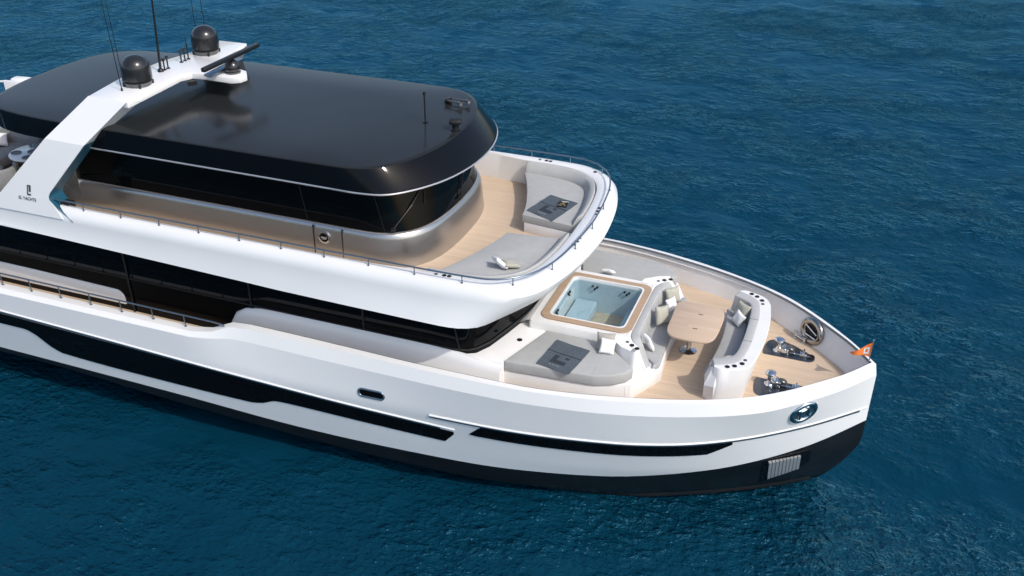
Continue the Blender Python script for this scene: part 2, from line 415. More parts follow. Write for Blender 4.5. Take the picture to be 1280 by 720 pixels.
def seam_line(s):
    t = [(x - .004, y - s * min(.010, abs(y)), z + .004) for x, y, z in capside(s)[2] if x > -11]
    u = [(x - .02, y - s * min(.030, abs(y)), z - .03) for x, y, z in t]
    return loft([t, u], False)
mk('cap_seam', both(seam_line), M['seam'], Y0, 0)

zz_ = lin_(-.6, 2.66, 14)
mk('transom', ([(XA + .002, s * hull_y(XA, z), z) for s, zs in ((-1, zz_), (1, zz_[::-1])) for z in zs], [list(range(2 * len(zz_)))]), M['white'], Y0, 0)
# surface strips on the hull side (rub rails, windows)
def strip(xs, zt, zb, s, off, rows=3, thick=.0):
    rings = []
    for r in range(rows + 1):
        ring = []
        for x in xs:
            z = zt(x) + (zb(x) - zt(x)) * r / rows
            y = hull_y(x, z); e = .03; nx = -(hull_y(x + e, z) - hull_y(x - e, z)) / (2 * e)
            nz = -(hull_y(x, z + e) - hull_y(x, z - e)) / (2 * e); L = math.sqrt(1 + nx * nx + nz * nz)
            ring.append((x + off * nx / L, s * (y + off / L), z + off * nz / L))
        rings.append(ring)
    return rings
def strip_solid(xs, zt, zb, s, off, rows=3):
    a = strip(xs, zt, zb, s, off, rows); b = strip(xs, zt, zb, s, -.02, rows)
    loop = lambda g: g[0] + [r[-1] for r in g[1:-1]] + g[-1][::-1] + [r[0] for r in g[1:-1]][::-1]
    la, lb = loop(a), loop(b)
    return merge(loft(a, False), loft([la, lb], True))
z_railA = pch([-24, -17.2, -12.2, -9.2, -6.4], [2.34, 2.19, 2.03, 1.89, 1.73])
z_railB = lambda x: 2.02
lin = lambda a, b, n: list(np.linspace(a, b, n))
for s in (-1, 1):
    for nm, z, xs in (('rub_rail', z_railA, lin(-24, -6.42, 60)), ('rub_rail', z_railB, lin(-6.9, .93, 60))):
        # rounded steel rubbing strake
        rings = []
        for x in xs:
            zc = z(x); y = hull_y(x, zc); n = 8
            rings.append([(x, s * (y + .018 * math.cos(2 * math.pi * k / n) + .008), zc + .020 * math.sin(2 * math.pi * k / n)) for k in range(n)])
        o = mk(nm, loft(rings, True, True, True), M['white'], Y0, 60)
        g = strip_solid(xs[:-1], lambda x: z(x) - .020, lambda x: z(x) - .058, s, .014, 1)
        mk('steel_strip', g, M['railsteel'], o, 30)
    # aft window band: its lower edge steps down and up
    zb = pch([-24, -16.75, -16.55, -16.1, -15.85, -13.2, -11.05, -10.75, -10.35, -10.1, -6.42], [1.78, 1.82, 1.76, 1.42, 1.33, 1.26, 1.25, 1.30, 1.46, 1.47, 1.33])
    def zbw(x):
        return zb(x) + max(0, (x + 6.66) / .24) * .30 if x > -6.66 else zb(x)
    xs = lin(-24, -17, 12) + lin(-16.9, -15.6, 20) + lin(-15.4, -11.2, 24) + lin(-11.1, -9.9, 16) + lin(-9.7, -6.7, 16) + lin(-6.66, -6.45, 6)
    mk('hull_window', strip_solid(xs, lambda x: z_railA(x) - .075, zbw, s, .012, 4), M['glass'], Y0, 40)
    zt2 = lambda x: z_railB(x) - .075 - (.245 * max(0, (-5.88 - x) / .24) if x < -5.88 else 0)
    zb2 = lambda x: 1.67 + (.02 * max(0, (-5.98 - x) / .14) if x < -5.98 else 0) + (.25 * ((x + 1.75) / .45) if x > -1.75 else 0) - .02 * sm(x, -6, -3)
    xs = lin(-6.12, -5.8, 6) + lin(-5.7, -1.8, 36) + lin(-1.75, -1.33, 8)
    mk('hull_window', strip_solid(xs, zt2, zb2, s, .012, 3), M['glass'], Y0, 40)

def hframe(x, z, s, lift=0):
    e = .04; y = hull_y(x, z); nx = -(hull_y(x + e, z) - hull_y(x - e, z)) / (2 * e); nz = -(hull_y(x, z + e) - hull_y(x, z - e)) / (2 * e)
    n = Vector((nx, s, nz)).normalized(); ex = Vector((1, 0, 0)) - n * n.x; ex.normalize()
    ey = n.cross(ex); 
    if ey.z < 0: ey = -ey
    m = Matrix((ex, ey, n)).transposed().to_4x4(); m.translation = Vector((x, s * y, z)) + n * lift
    return m
def oval_ring(a, b, w, h, n=40, m=10, pill=False):
    def P(t, g):
        if pill:
            L = a - b; c, sn = math.cos(t), math.sin(t)
            return Vector(((L if c > 0 else -L) + (b + g) * c, (b + g) * sn, 0))
        return Vector(((a + g) * math.cos(t), (b + g) * math.sin(t), 0))
    rings = []
    for i in range(n):
        t = 2 * math.pi * (i + .5) / n
        rings.append([P(t, w * math.cos(2 * math.pi * k / m)) + Vector((0, 0, h * math.sin(2 * math.pi * k / m))) for k in range(m)])
    rings.append(rings[0]); return loft(rings, True)
def oval_plate(a, b, z=0, n=40, pill=False):
    V = []
    for i in range(n):
        t = 2 * math.pi * (i + .5) / n; c, sn = math.cos(t), math.sin(t)
        V.append(((a - b) * (1 if c > 0 else -1) + b * c if pill else a * c, b * sn, z))
    return V, [list(range(n))]
for s in (-1, 1):
    f = hframe(-.20, 2.47, s, .0)
    h = mk('hawse_pipe', place(oval_ring(.25, .235, .055, .05), f), M['steel'], Y0, 60)
    mk('hawse_throat', place(merge(loft([[Vector((.23 * math.cos(2 * math.pi * k / 40), .215 * math.sin(2 * math.pi * k / 40), zz)) for k in range(40)] for zz in (.03, .012)], True), oval_plate(.23, .215, .012)), f), M['railsteel'], h, 60)
    mk('fairlead_roller', place(merge(tube([(-.09, -.12, .03), (-.09, .12, .03)], .03, 10), tube([(.09, -.12, .03), (.09, .12, .03)], .03, 10), box((0, .05, .03), (.13, .09, .03)), box((.01, -.06, .03), (.15, .05, .02))), f), M['steel'], h, 50)
    # the same pipe comes out on the inner face of the bulwark
    d = C_si(.84 + .28); e = .05
    n = Vector(((C_si(1.12 - e) - C_si(1.12 + e)) / (2 * e), -s * 1.0, .12)).normalized(); ex = Vector((1, 0, 0)) - n * n.x; ex.normalize()
    ey = n.cross(ex); ey = ey if ey.z > 0 else -ey
    fm = Matrix((ex, ey, n)).transposed().to_4x4(); fm.translation = Vector((-.34, s * (d - .085), 2.745 if s > 0 else 2.64))
    h2 = mk('hawse_pipe', place(oval_ring(.25, .225, .07, .07), fm), M['smoked'], Y0, 60)
    mk('hawse_throat', place(oval_plate(.24, .215, .014), fm), M['rim'], h2, 60)
    mk('fairlead_roller', place(merge(tube([(-.17, .10, .03), (.17, -.02, .03)], .022, 10), tube([(-.15, -.10, .03), (.15, -.12, .03)], .022, 10)), fm), M['steel'], h2, 50)
    # small pill-shaped port amidships
    f = hframe(-8.1, 2.24, s, .004)
    p_ = mk('porthole', place(oval_ring(.27, .085, .022, .02, pill=True), f), M['railsteel'], Y0, 60)
    mk('pane', place(oval_plate(.27, .085, .004, pill=True), f), M['glass'], p_, 0)
    # polished anchor chafe plate low on the bow
    def plate(x0, x1, zt, zb, off, n=2):
        return strip_solid(lin(x0, x1, n), zt, zb, s, off, 4)
    a_ = mk('anchor_pocket', plate(-.78, .06, lambda x: 1.30 - .08 * (.06 - x), lambda x: .88 - .62 * (.06 - x), .010, 8), M['rim'], Y0, 40)
    for k in range(9):
        x0 = -.66 + k * .062
        mk('chafe_bar', plate(x0, x0 + .050, lambda x: 1.20 - .08 * (.06 - x), lambda x: .80 - .45 * (.06 - x), .028, 2), M['satin'], a_, 40)
    # spray knuckle at the waterline
    rings = []
    for x in lin(-4.5, .15, 40):
        y = hull_y(x, .10); w = .015 * sm(x, -4.5, -2.0)
        rings.append([(x, s * y, .16), (x + w * .5, s * (y + w), .10), (x + w * .4, s * (y + w * .8), .05), (x, s * (y - .01), .04)])
    mk('spray_rail', loft(rings, True, True, True), M['boot'], Y0, 30)

# ------------------------------------------------------------------ decks
def deck_edge(xs, inset):
    return [(x, max(0.0, C_si(.84 - x) - inset)) for x in xs]
fd = deck_edge(lin(-6.9, -1, 30) + lin(-.9, .70, 20), .10)
mk('foredeck', prism(sym(fd + [(.71, 0)]), 2.36, 2.46), M['teak'], Y0, 30)
for s in (-1, 1):
    sdk = [(x, s * (C_si(.84 - x) - .06)) for x in lin(-24, -11.15, 20)] + [(-11.15, s * 2.3), (-24, s * 2.3)]
    mk('side_deck', prism(sdk, 2.21, 2.31), M['teak'], Y0, 30)

# foredeck moulding: side shelf along the house, floor, pad plinths
prof = [(-2.2, 3.12), (-2.565, 3.13), (-2.60, 3.09), (-2.64, 2.95), (-2.74, 2.42)]
for s in (-1, 1):
    rings = []
    for x, k in ((-11.75, .22), (-11.70, .50), (-11.58, .74), (-11.35, .90), (-11.0, .98), (-10.7, 1), (-9, 1), (-7.2, 1), (-6.6, .96), (-6.2, .86), (-5.7, .80)):
        rings.append([(x, -s * (2.2 + (-y - 2.2)), 2.3 + (z - 2.3) * k) for y, z in prof] + [(x, -s * 2.2, 2.2)])
    mk('side_shelf', loft(rings, True, True, True), M['white'], Y0, 40)
padL = [(-5.29, 1.16), (-5.66, 2.47)]
floor_half = [(-6.9, 2.50), (-5.68, 2.50), (-5.29, 1.20), (-5.29, 0)]
mk('coachroof_floor', prism(sym(floor_half), 2.3, 3.03), M['deckwhite'], Y0, 30, .02)
for s in (-1, 1):
    pl = [(-5.70, s * 2.47), (-3.92, s * 2.33), (-3.30, s * 2.02), (-2.98, s * 1.30), (-3.3, s * 1.0), (-5.25, s * 1.0)]
    mk('pad_plinth', prism(pl, 2.40, 2.83), M['deckwhite'], Y0, 30, .02)

# ------------------------------------------------------------------ plunge pool on its raised platform
plat = rrect(-5.66, -3.60, -1.17, 1.17, .07, 8)
inn = rrect(-5.34, -3.77, -.86, .86, .16, 8)
platform = mk('pool_platform', merge(loft([[(x, y, 2.75) for x, y in plat], [(x, y, 3.17) for x, y in plat], [(-4.54 + (x + 4.54) * .985, y * .985, 3.21) for x, y in plat]], True), ring_between([(-4.54 + (x + 4.54) * .985, y * .985) for x, y in plat], inn, 3.21)), M['deckwhite'], Y0, 40)
# fairing that rises from the coachroof floor to the platform's after edge
fa = []
for t in lin(0, 1, 9):
    k = t * t * (3 - 2 * t); fa.append([(-6.0 + .36 * t + .0 * abs(y), y, 3.025 + .165 * k) for y in lin(-1.12, 1.12, 14)])
mk('pool_fairing', loft(fa, False), M['deckwhite'], platform, 60)
to = rrect(-5.50, -3.63, -1.0, 1.0, .22, 8); ti = rrect(-5.345, -3.775, -.855, .855, .13, 8)
n = len(to)
tv = loft([[(x, y, 3.205) for x, y in to], [(x, y, 3.235) for x, y in to], [(x, y, 3.235) for x, y in ti], [(x, y, 3.15) for x, y in ti]], True)
pool = mk('plunge_pool', loft([[(x, y, 3.228) for x, y in rrect(-5.344, -3.776, -.854, .854, .13, 8)], [(-4.56 + (x + 4.56) * .965, y * .965, 3.232) for x, y in ti], [(-4.56 + (x + 4.56) * .95, y * .95, 3.17) for x, y in ti], [(-4.56 + (x + 4.56) * .93, y * .93, 2.42) for x, y in ti]], True, False, True), M['basin'], Y0, 40, label='square plunge pool with teak surround on the foredeck')
mk('teak_surround', tv, M['teaktrim'], pool, 40)
mk('basin_rim', loft([[(x, y, 3.229) for x, y in ti], [(x, y, 3.238) for x, y in ti], [(-4.56 + (x + 4.56) * .958, y * .958, 3.238) for x, y in ti], [(-4.56 + (x + 4.56) * .952, y * .952, 3.15) for x, y in ti]], True), M['white'], pool, 40)
mk('bench', merge(prism(rrect(-5.25, -4.78, -.78, .78, .06), 2.44, 2.74), prism(rrect(-4.10, -3.86, -.78, .78, .06), 2.44, 2.70), prism([(-4.76, .0), (-4.50, -.28), (-4.50, -.76), (-4.76, -.76)], 2.44, 2.70)), M['basin'], pool, 30, .03)
mk('pool_water', ([(-4.56 + (x + 4.56) * .955, y * .955, 3.165) for x, y in ti], [list(range(n))]), M['water'], pool, 0)
for cx, cy, ax in ((-5.29, .35, (1, 0, .15)), (-5.29, -.45, (1, 0, .15)), (-4.85, .775, (0, -1, .15)), (-4.15, .775, (0, -1, .15))):
    parts = []
    for dx, dz in ((-.05, .0), (.05, -.01), (0, -.06)):
        c = Vector((cx, cy, 3.09 + dz)) + Vector((0, dx, 0) if ax[0] else (dx, 0, 0))
        parts.append(lathe([(.026, -.012), (.026, .02), (.012, .022)], c, 10, ax))
    mk('water_jet', merge(*parts), M['rubber'], pool, 40)

# ------------------------------------------------------------------ cup holders
def cups(parent, pts, z, r=.047, small=.035):
    for i, (x, y) in enumerate(pts):
        rr = small if i == 0 else r
        c = mk('cup_holder' if i else 'charging_disc', lathe([(rr, -.002), (rr, .004), (rr * .86, .006), (rr * .80, .002)], (x, y, z), 16), M['black'] if i else M['domebase'], parent, 40)
# ------------------------------------------------------------------ U shaped sofa in front of the pool
def band(outer, inner, z0, z1):
    return prism(list(outer) + list(inner)[::-1], z0, z1)
def arm_z(x, y): return 3.22 - .42 * sm(x, -3.42, -3.12)
SN = 121
so_out = resamp(cr(sym([(-3.15, 1.45), (-3.24, 1.385), (-3.44, 1.285), (-3.57, 1.10), (-3.612, .9), (-3.615, .4), (-3.615, 0)]), 6), SN)
so_in = resamp(cr(sym([(-3.06, 1.29), (-3.19, 1.17), (-3.37, 1.06), (-3.45, .88), (-3.465, .7), (-3.465, .3), (-3.465, 0)]), 6), SN)
so_path = sym([(-3.16, 1.56), (-3.26, 1.54), (-3.42, 1.56), (-3.66, 1.46), (-3.90, 1.26), (-3.93, 1.10), (-3.66, 1.06), (-3.652, .6), (-3.652, 0)])
so_top = resamp(sym([(-3.16, 1.56), (-3.26, 1.54), (-3.42, 1.56), (-3.66, 1.46), (-3.90, 1.26), (-3.93, 1.10), (-3.66, 1.06), (-3.652, .6), (-3.652, 0)]), SN)
so_bot = resamp(sym([(-3.15, 1.60), (-3.24, 1.64), (-3.34, 1.74), (-3.68, 1.55), (-3.96, 1.28), (-3.99, 1.08), (-3.70, 1.04), (-3.67, .6), (-3.67, 0)]), SN)
def arc(P, f): return [(x, y, f(x, y)) for x, y in P]
sofa = mk('dining_sofa', prism([(-2.91, 1.22), (-3.28, 1.97), (-3.40, 2.08), (-3.62, 1.9), (-3.62, -1.9), (-3.40, -2.08), (-3.28, -1.97), (-2.91, -1.22), (-2.955, -.7), (-2.965, 0), (-2.955, .7)], 2.44, 2.775), M['deckwhite'], Y0, 40, .012)
mk('sofa_surround', merge(loft([arc(so_bot, lambda x, y: 2.72), arc(so_top, arm_z)], False), (lambda P: ([(x, y, arm_z(x, y)) for x, y in P], [list(range(len(P)))]))(so_path + so_out[::-1]), ([(*so_path[0], arm_z(*so_path[0])), (*so_out[0], arm_z(*so_out[0])), (*so_out[0], 2.72), (*so_bot[0], 2.72), (*so_path[-1], arm_z(*so_path[-1])), (*so_out[-1], arm_z(*so_out[-1])), (*so_out[-1], 2.72), (*so_bot[-1], 2.72)], [[0, 1, 2, 3], [4, 5, 6, 7]])), M['deckwhite'], sofa, 40)
mk('back_cushion', shell_([arc(so_out, lambda x, y: 2.76), arc(so_out, lambda x, y: arm_z(x, y) + .012), arc(so_in, lambda x, y: arm_z(x, y) + .012), [(x + .04, y * .98, 2.76) for x, y in so_in]]), M['fabricback'], sofa, 40, .02)
for s in (-1, 1):
    mk('corner_filler', prism([(-3.46, s * .80), (-3.46, s * 1.20), (-3.56, s * 1.36), (-3.72, s * 1.40), (-3.88, s * 1.25), (-3.90, s * 1.10), (-3.66, s * .85)], 2.85, 3.195), M['deckwhite'], sofa, 0)
seat_front = cr(sym([(-3.05, 1.42), (-2.95, 1.26), (-2.955, 1.0), (-2.975, .5), (-2.98, 0)]), 4)
mk('seat_cushion', prism(seat_front + so_in[::-1], 2.778, 2.885), M['fabric'], sofa, 40, .03)
for s in (-1, 1):
    cups(sofa, [(-3.60, s * 1.26), (-3.49, s * 1.34), (-3.37, s * 1.42)], 3.223)

# ------------------------------------------------------------------ bow seat
bo_t = cr(sym([(-1.88, 1.50), (-1.74, 1.53), (-1.43, 1.41), (-1.26, 1.22), (-1.18, .80), (-1.14, .4), (-1.13, 0)]), 4)
bo_b = cr(sym([(-1.96, 1.52), (-1.78, 1.58), (-1.46, 1.40), (-1.34, 1.20), (-1.32, .80), (-1.33, .4), (-1.34, 0)]), 4)
bg_t = cr(sym([(-1.90, 1.44), (-1.78, 1.40), (-1.56, 1.26), (-1.45, 1.07), (-1.38, .6), (-1.37, .3), (-1.37, 0)]), 4)
bi_t = cr(sym([(-1.98, 1.24), (-1.86, 1.18), (-1.64, 1.03), (-1.57, .80), (-1.55, .5), (-1.54, .24), (-1.54, 0)]), 4)
bi_b = [(x - .05, y * .97) for x, y in bi_t]
bz = lambda x, y: 3.22 - .02 * 0
ring_ends = lambda a: [a[0], a[-1]]
bow = mk('bow_seat', shell([[(x, y, 2.45) for x, y in bo_b], [(x, y, 2.86) for x, y in [(p[0] + (q[0] - p[0]) * .45 + .02, p[1] + (q[1] - p[1]) * .3) for p, q in zip(bo_b, bo_t)]], [(x, y, 3.20) for x, y in bo_t], [(x - .012, y * .992, 3.22) for x, y in bo_t], [(x, y, 3.22) for x, y in bg_t], [(x, y, 2.45) for x, y in bg_t]]), M['deckwhite'], Y0, 32)
mk('back_cushion', shell([[(x, y, 2.80) for x, y in bg_t], [(x, y, 3.23) for x, y in bg_t], [(x, y, 3.23) for x, y in bi_t], [(x, y, 2.80) for x, y in bi_b]]), M['fabricback'], bow, 40, .02)
for s in (-1, 1):
    mk('cushion_seam', tube([(-1.37, s * .42, 3.232), (-1.545, s * .42, 3.232), (-1.60, s * .41, 2.91)], .004, 5), M['seam'], bow, 0)
bf = cr(sym([(-2.10, 1.22), (-2.07, 1.0), (-2.02, .5), (-2.0, 0)]), 4)
mk('seat_cushion', prism(bf + bi_b[::-1], 2.76, 2.90), M['fabric'], bow, 40, .03)
mk('seat_base', prism([(x + .03, y) for x, y in bf] + [(-1.5, -1.2), (-1.4, -1.0), (-1.4, 1.0), (-1.5, 1.2)], 2.44, 2.77), M['deckwhite'], bow, 30, .01)
for s in (-1, 1):
    # the sloping arm between seat and back end
    mk('arm_facet', loft([[(-2.06, s * 1.20, 2.45), (-2.04, s * 1.46, 2.45), (-1.84, s * 1.55, 2.45), (-1.60, s * 1.3, 2.45)], [(-2.08, s * 1.20, 2.82), (-2.03, s * 1.55, 2.80), (-1.84, s * 1.61, 2.84), (-1.60, s * 1.3, 2.9)], [(-2.0, s * 1.22, 3.02), (-1.92, s * 1.46, 3.19), (-1.82, s * 1.47, 3.19), (-1.62, s * 1.28, 3.19)]], True, True, True), M['deckwhite'], bow, 0)
    cups(bow, [(-1.385, s * 1.085), (-1.42, s * 1.22), (-1.54, s * 1.345), (-1.66, s * 1.415)], 3.224)
# ------------------------------------------------------------------ main-deck house: black glass, white lower panel
hs = [(-20, 2.50), (-14, 2.52), (-10, 2.54), (-7.2, 2.55), (-6.65, 2.54), (-6.42, 2.50), (-6.27, 2.36), (-6.12, 2.08), (-5.96, 1.5), (-5.82, .9), (-5.76, .4), (-5.75, 0)]
def hplan(dx, k=1.0): return sym([(x - (dx if x > -7 else 0), y * k) for x, y in hs])
house = mk('main_deck_house', loft([[(x, y, 1.9) for x, y in hplan(0)], [(x, y, 3.13) for x, y in hplan(0)], [(x, y, 4.13) for x, y in hplan(.12, .985)]], False), M['glass'], Y0, 40)
mk('sill_strip', loft([[(x, y, 3.13) for x, y in hplan(-.02, 1.006)], [(x, y, 3.15) for x, y in hplan(-.03, 1.012)], [(x, y, 3.165) for x, y in hplan(-.012, 1.003)]], False), M['black'], house, 30)
for s in (-1, 1):
    # white panel with a rounded forward end on the aft part of the house side
    pp = [(-20, 2.46), (-14.50, 2.46)] + [(-14.72 + .22 * math.cos(R(a)), 2.58 + .22 * math.sin(R(a))) for a in range(0, 91, 15)] + [(-17, 2.85), (-20, 2.88)]
    V = [(x, s * 2.515 - 0, z) for x, z in pp] + [(x, s * 2.555, z) for x, z in pp]; n = len(pp)
    mk('side_panel', (V, [list(range(n)), list(range(n, 2 * n))] + [[i, (i + 1) % n, n + (i + 1) % n, n + i] for i in range(n)]), M['white'], house, 30, .015)
    for x in (-11.2, -14.3, -8.6):
        mk('mullion', box((x, s * 2.545, 3.0), (.035, .02, 2.0)), M['rubber'], house, 0)
    mk('corner_mullion', tube([(-6.55, s * 2.545, 3.15), (-6.75, s * 2.50, 4.08)], .018, 6), M['rubber'], house, 40)

# ------------------------------------------------------------------ upper deck: coaming, floor
N_ = 115
ri = resamp(cr(sym([(-22.5, 2.86), (-12, 2.86), (-8.6, 2.86), (-7.6, 2.80), (-6.9, 2.72), (-6.3, 2.70), (-5.84, 2.60), (-5.46, 2.33), (-5.22, 1.90), (-5.10, 1.2), (-5.06, .5), (-5.06, 0)]), 6), N_ * 2 + 1)
rr_ = resamp(cr(sym([(-22.5, 2.95), (-12, 2.955), (-8.6, 2.955), (-7.4, 2.955), (-6.8, 2.955), (-6.25, 2.94), (-5.74, 2.88), (-5.38, 2.67), (-5.08, 2.30), (-4.88, 1.68), (-4.78, .9), (-4.73, 0)]), 6), N_ * 2 + 1)
rc = resamp(cr(sym([(-22.5, 3.09), (-12, 3.10), (-8.6, 3.11), (-7.4, 3.11), (-6.7, 3.11), (-6.15, 3.08), (-5.62, 3.0), (-5.22, 2.78), (-4.93, 2.40), (-4.69, 1.66), (-4.56, .9), (-4.50, 0)]), 6), N_ * 2 + 1)
rb_ = resamp(cr(sym([(-22.5, 3.14), (-12, 3.20), (-8.6, 3.26), (-7.1, 3.29), (-6.45, 3.29), (-6.13, 3.22), (-5.88, 3.05), (-5.62, 2.60), (-5.35, 2.05), (-5.22, 1.4), (-5.16, .7), (-5.12, 0)]), 6), N_ * 2 + 1)
rs = [(x - .05 * (x > -7), y * .97) for x, y in rb_]
zbt = lambda x: 4.12 + .024 * max(0, -10 - x)
def mid(a, b, t): return [(p[0] + (q[0] - p[0]) * t, p[1] + (q[1] - p[1]) * t) for p, q in zip(a, b)]
rings = [[(x, y, 4.27) for x, y in ri], [(x, y, 4.865) for x, y in ri], [(x + .0, y, 4.89) for x, y in mid(ri, rr_, .12)], [(x, y, 4.895) for x, y in mid(ri, rr_, .6)], [(x, y, 4.885) for x, y in rr_],
         [(x, y, 4.83) for x, y in mid(rr_, rc, .55)], [(x, y, 4.72) for x, y in rc], [(x, y, 4.62) for x, y in mid(rc, rb_, .06)], [(x, y, 4.38) for x, y in mid(rc, rb_, .42)], [(x, y, zbt(x)) for x, y in rb_], [(x, y, zbt(x) - .012) for x, y in mid(rb_, rs, .5)], [(x, y, zbt(x) + .01) for x, y in rs]]
coam = mk('upper_deck_coaming', loft(rings, False), M['white'], Y0, 38)
udk = sym([(-22.5, 2.87), (-8.6, 2.87), (-7.6, 2.81), (-6.9, 2.73), (-6.3, 2.71), (-5.84, 2.61), (-5.46, 2.34), (-5.2, 1.91), (-5.06, 1.2), (-5.03, .5), (-5.03, 0)])
mk('upper_deck', prism(udk, 4.20, 4.28), M['teak'], Y0, 30)
soff = sym([(-22.5, 2.95), (-17.6, 2.96), (-7.1, 3.08), (-6.5, 3.09), (-6.15, 3.03), (-5.95, 2.86), (-5.73, 2.48), (-5.46, 1.94), (-5.30, 1.36), (-5.22, .7), (-5.2, 0)])
mk('soffit', prism(soff, 4.125, 4.19), M['deckwhite'], Y0, 30)
for s in (-1, 1):
    cups(coam, [(-6.75 - .09, s * 2.83), (-6.68, s * 2.825), (-6.585, s * 2.82)], 4.897, .042)
    cups(coam, [(-4.835, s * .565), (-4.845, s * .71), (-4.86, s * .86)], 4.897, .042)
mk('cup_holder', lathe([(.042, -.002), (.042, .004), (.036, .006), (.034, .002)], (-5.47, 2.60, 4.897), 16), M['black'], coam, 40)

# upper handrail with stanchions
hr = resamp(cr(sym([(-16.0, 2.955), (-12, 2.955), (-8.6, 2.955), (-7.4, 2.955), (-6.8, 2.955), (-6.25, 2.94), (-5.74, 2.88), (-5.38, 2.67), (-5.08, 2.30), (-4.88, 1.68), (-4.78, .9), (-4.73, 0)]), 6), 160)
rail = mk('upper_handrail', tube([(x, y, 5.03) for x, y in hr], .017, 8), M['railsteel'], Y0, 60)
L_ = np.r_[0, np.cumsum([math.dist(hr[i], hr[i + 1]) for i in range(len(hr) - 1)])]
for d in np.arange(.55, L_[-1] - .2, .93):
    x, y = np.interp(d, L_, [p[0] for p in hr]), np.interp(d, L_, [p[1] for p in hr])
    mk('stanchion', merge(tube([(x, y, 4.885), (x, y, 5.03)], .010, 6), lathe([(.022, 0), (.022, .006), (.012, .010)], (x, y, 4.885), 10)), M['railsteel'], rail, 40)
# side-deck handrails
for s in (-1, 1):
    pts = [(-24, s * 3.19, 3.04), (-18, s * 3.19, 3.04), (-14, s * 3.19, 3.02), (-11.75, s * 3.17, 2.99), (-11.55, s * 3.15, 2.96), (-11.45, s * 3.13, 2.90)]
    r2 = mk('side_handrail', tube(pts, .017, 8), M['railsteel'], Y0, 60)
    for k in range(11):
        x = -12.42 - .805 * k
        mk('stanchion', merge(tube([(x, s * 3.18, 2.73), (x, s * 3.19, 3.02)], .013, 6), lathe([(.03, 0), (.03, .008), (.018, .012)], (x, s * 3.18, 2.735), 10)), M['railsteel'], r2, 40)

# ------------------------------------------------------------------ wheelhouse
wc = [(-16.2, 1.93), (-12, 1.95), (-9.6, 1.965), (-8.9, 1.975), (-8.6, 1.97), (-8.34, 1.92), (-8.08, 1.79), (-7.86, 1.58), (-7.70, 1.28), (-7.60, .88), (-7.555, .42), (-7.545, 0)]
def wplan(dx=0, dy=0):
    out = []
    for x, y in wc:
        k = max(0, min(1, (x + 9) / 1.4)); out.append((x + dx * k, y + dy * (y / 1.95)))
    return resamp(cr(sym(out), 5), 121)
wh = mk('wheelhouse', loft([[(x, y, 4.27) for x, y in wplan(.11, .065)], [(x, y, 4.88) for x, y in wplan(.05, .045)], [(x, y, 4.94) for x, y in wplan(.03, .03)], [(x, y, 4.985) for x, y in wplan(.0, .01)], [(x, y, 5.0) for x, y in wplan(-.02, -.01)], [(x, y, 5.0) for x, y in wplan(-.06, -.05)]], False), M['gunmetal'], Y0, 45)
mk('sill_trim', loft([[(x, y, 4.992) for x, y in wplan(-.008, .004)], [(x, y, 5.012) for x, y in wplan(-.008, .004)], [(x, y, 5.012) for x, y in wplan(-.03, -.02)]], False), M['trim'], wh, 40)
mk('window_band', loft([[(x, y, 4.99) for x, y in wplan(-.03, -.015)], [(x, y, 6.08) for x, y in wplan(-.42, -.12)]], False), M['glass'], wh, 45)
mk('after_bulkhead', prism([(-16.2, 1.9), (-16.2, -1.9), (-16.26, -1.9), (-16.26, 1.9)], 4.27, 6.0), M['glass'], wh, 0)
for s in (-1, 1):
    mk('side_end_panel', prism([(-16.25, s * 1.97), (-15.62, s * 1.985), (-15.62, s * 1.80), (-16.25, s * 1.80)], 4.28, 6.02), M['gunmetal'], wh, 30)
    for x in (-9.86, -9.22):
        mk('door_gap', box((x, s * 2.018, 4.63), (.014, .03, .70)), M['black'], wh, 0)
    b_ = mk('badge', lathe([(.135, -.02), (.135, .012), (.10, .016), (.10, .006), (.06, .008)], (-9.62, s * 2.03, 4.75), 28, (0, s, 0)), M['steel'], wh, 40)
    mk('badge_face', lathe([(.095, -.01), (.095, .010)], (-9.62, s * 2.03, 4.75), 24, (0, s, 0)), M['rim'], b_, 40)
    mk('badge_emblem', merge(box((-9.62, s * 2.045, 4.75), (.13, .006, .03)), box((-9.62, s * 2.045, 4.72), (.09, .006, .02))), M['trim'], b_, 0)
# screen pillars and wipers, following the sloped windscreen
lo = wplan(-.03, -.015); hi = wplan(-.42, -.12)
def wsp(i, t, off=.012):
    a = Vector((*lo[i], 4.99)); b = Vector((*hi[i], 6.08)); p = a.lerp(b, t)
    n = Vector((lo[i][0] + 9.5, lo[i][1] * .8, .25)).normalized(); return p + n * off
for i in (37, 47, 73, 83):
    mk('screen_pillar', tube([wsp(i, .0, .0), wsp(i, 1., .0)], .005, 6), M['rubber'], wh, 40)
for i, j in ((72, 66), (60, 54), (49, 44)):
    w = mk('wiper', tube([wsp(i, .10, .05), wsp((i + j) // 2, .45, .05), wsp(j, .72, .03)], .012, 6), M['rubber'], wh, 40)
    mk('wiper_blade', tube([wsp(j + 2, .95, .02), wsp(j, .72, .025), wsp(j + 1, .38, .02)], .009, 6), M['black'], w, 40)
    mk('wiper_mount', box(wsp(i, .09, .04), (.10, .14, .05), .4), M['black'], w, 0, .01)
mk('dashboard', prism(sym([(-9.5, 1.5), (-8.6, 1.5), (-8.1, .8), (-7.95, 0)]), 5.0, 5.03), M['rubber'], wh, 0)

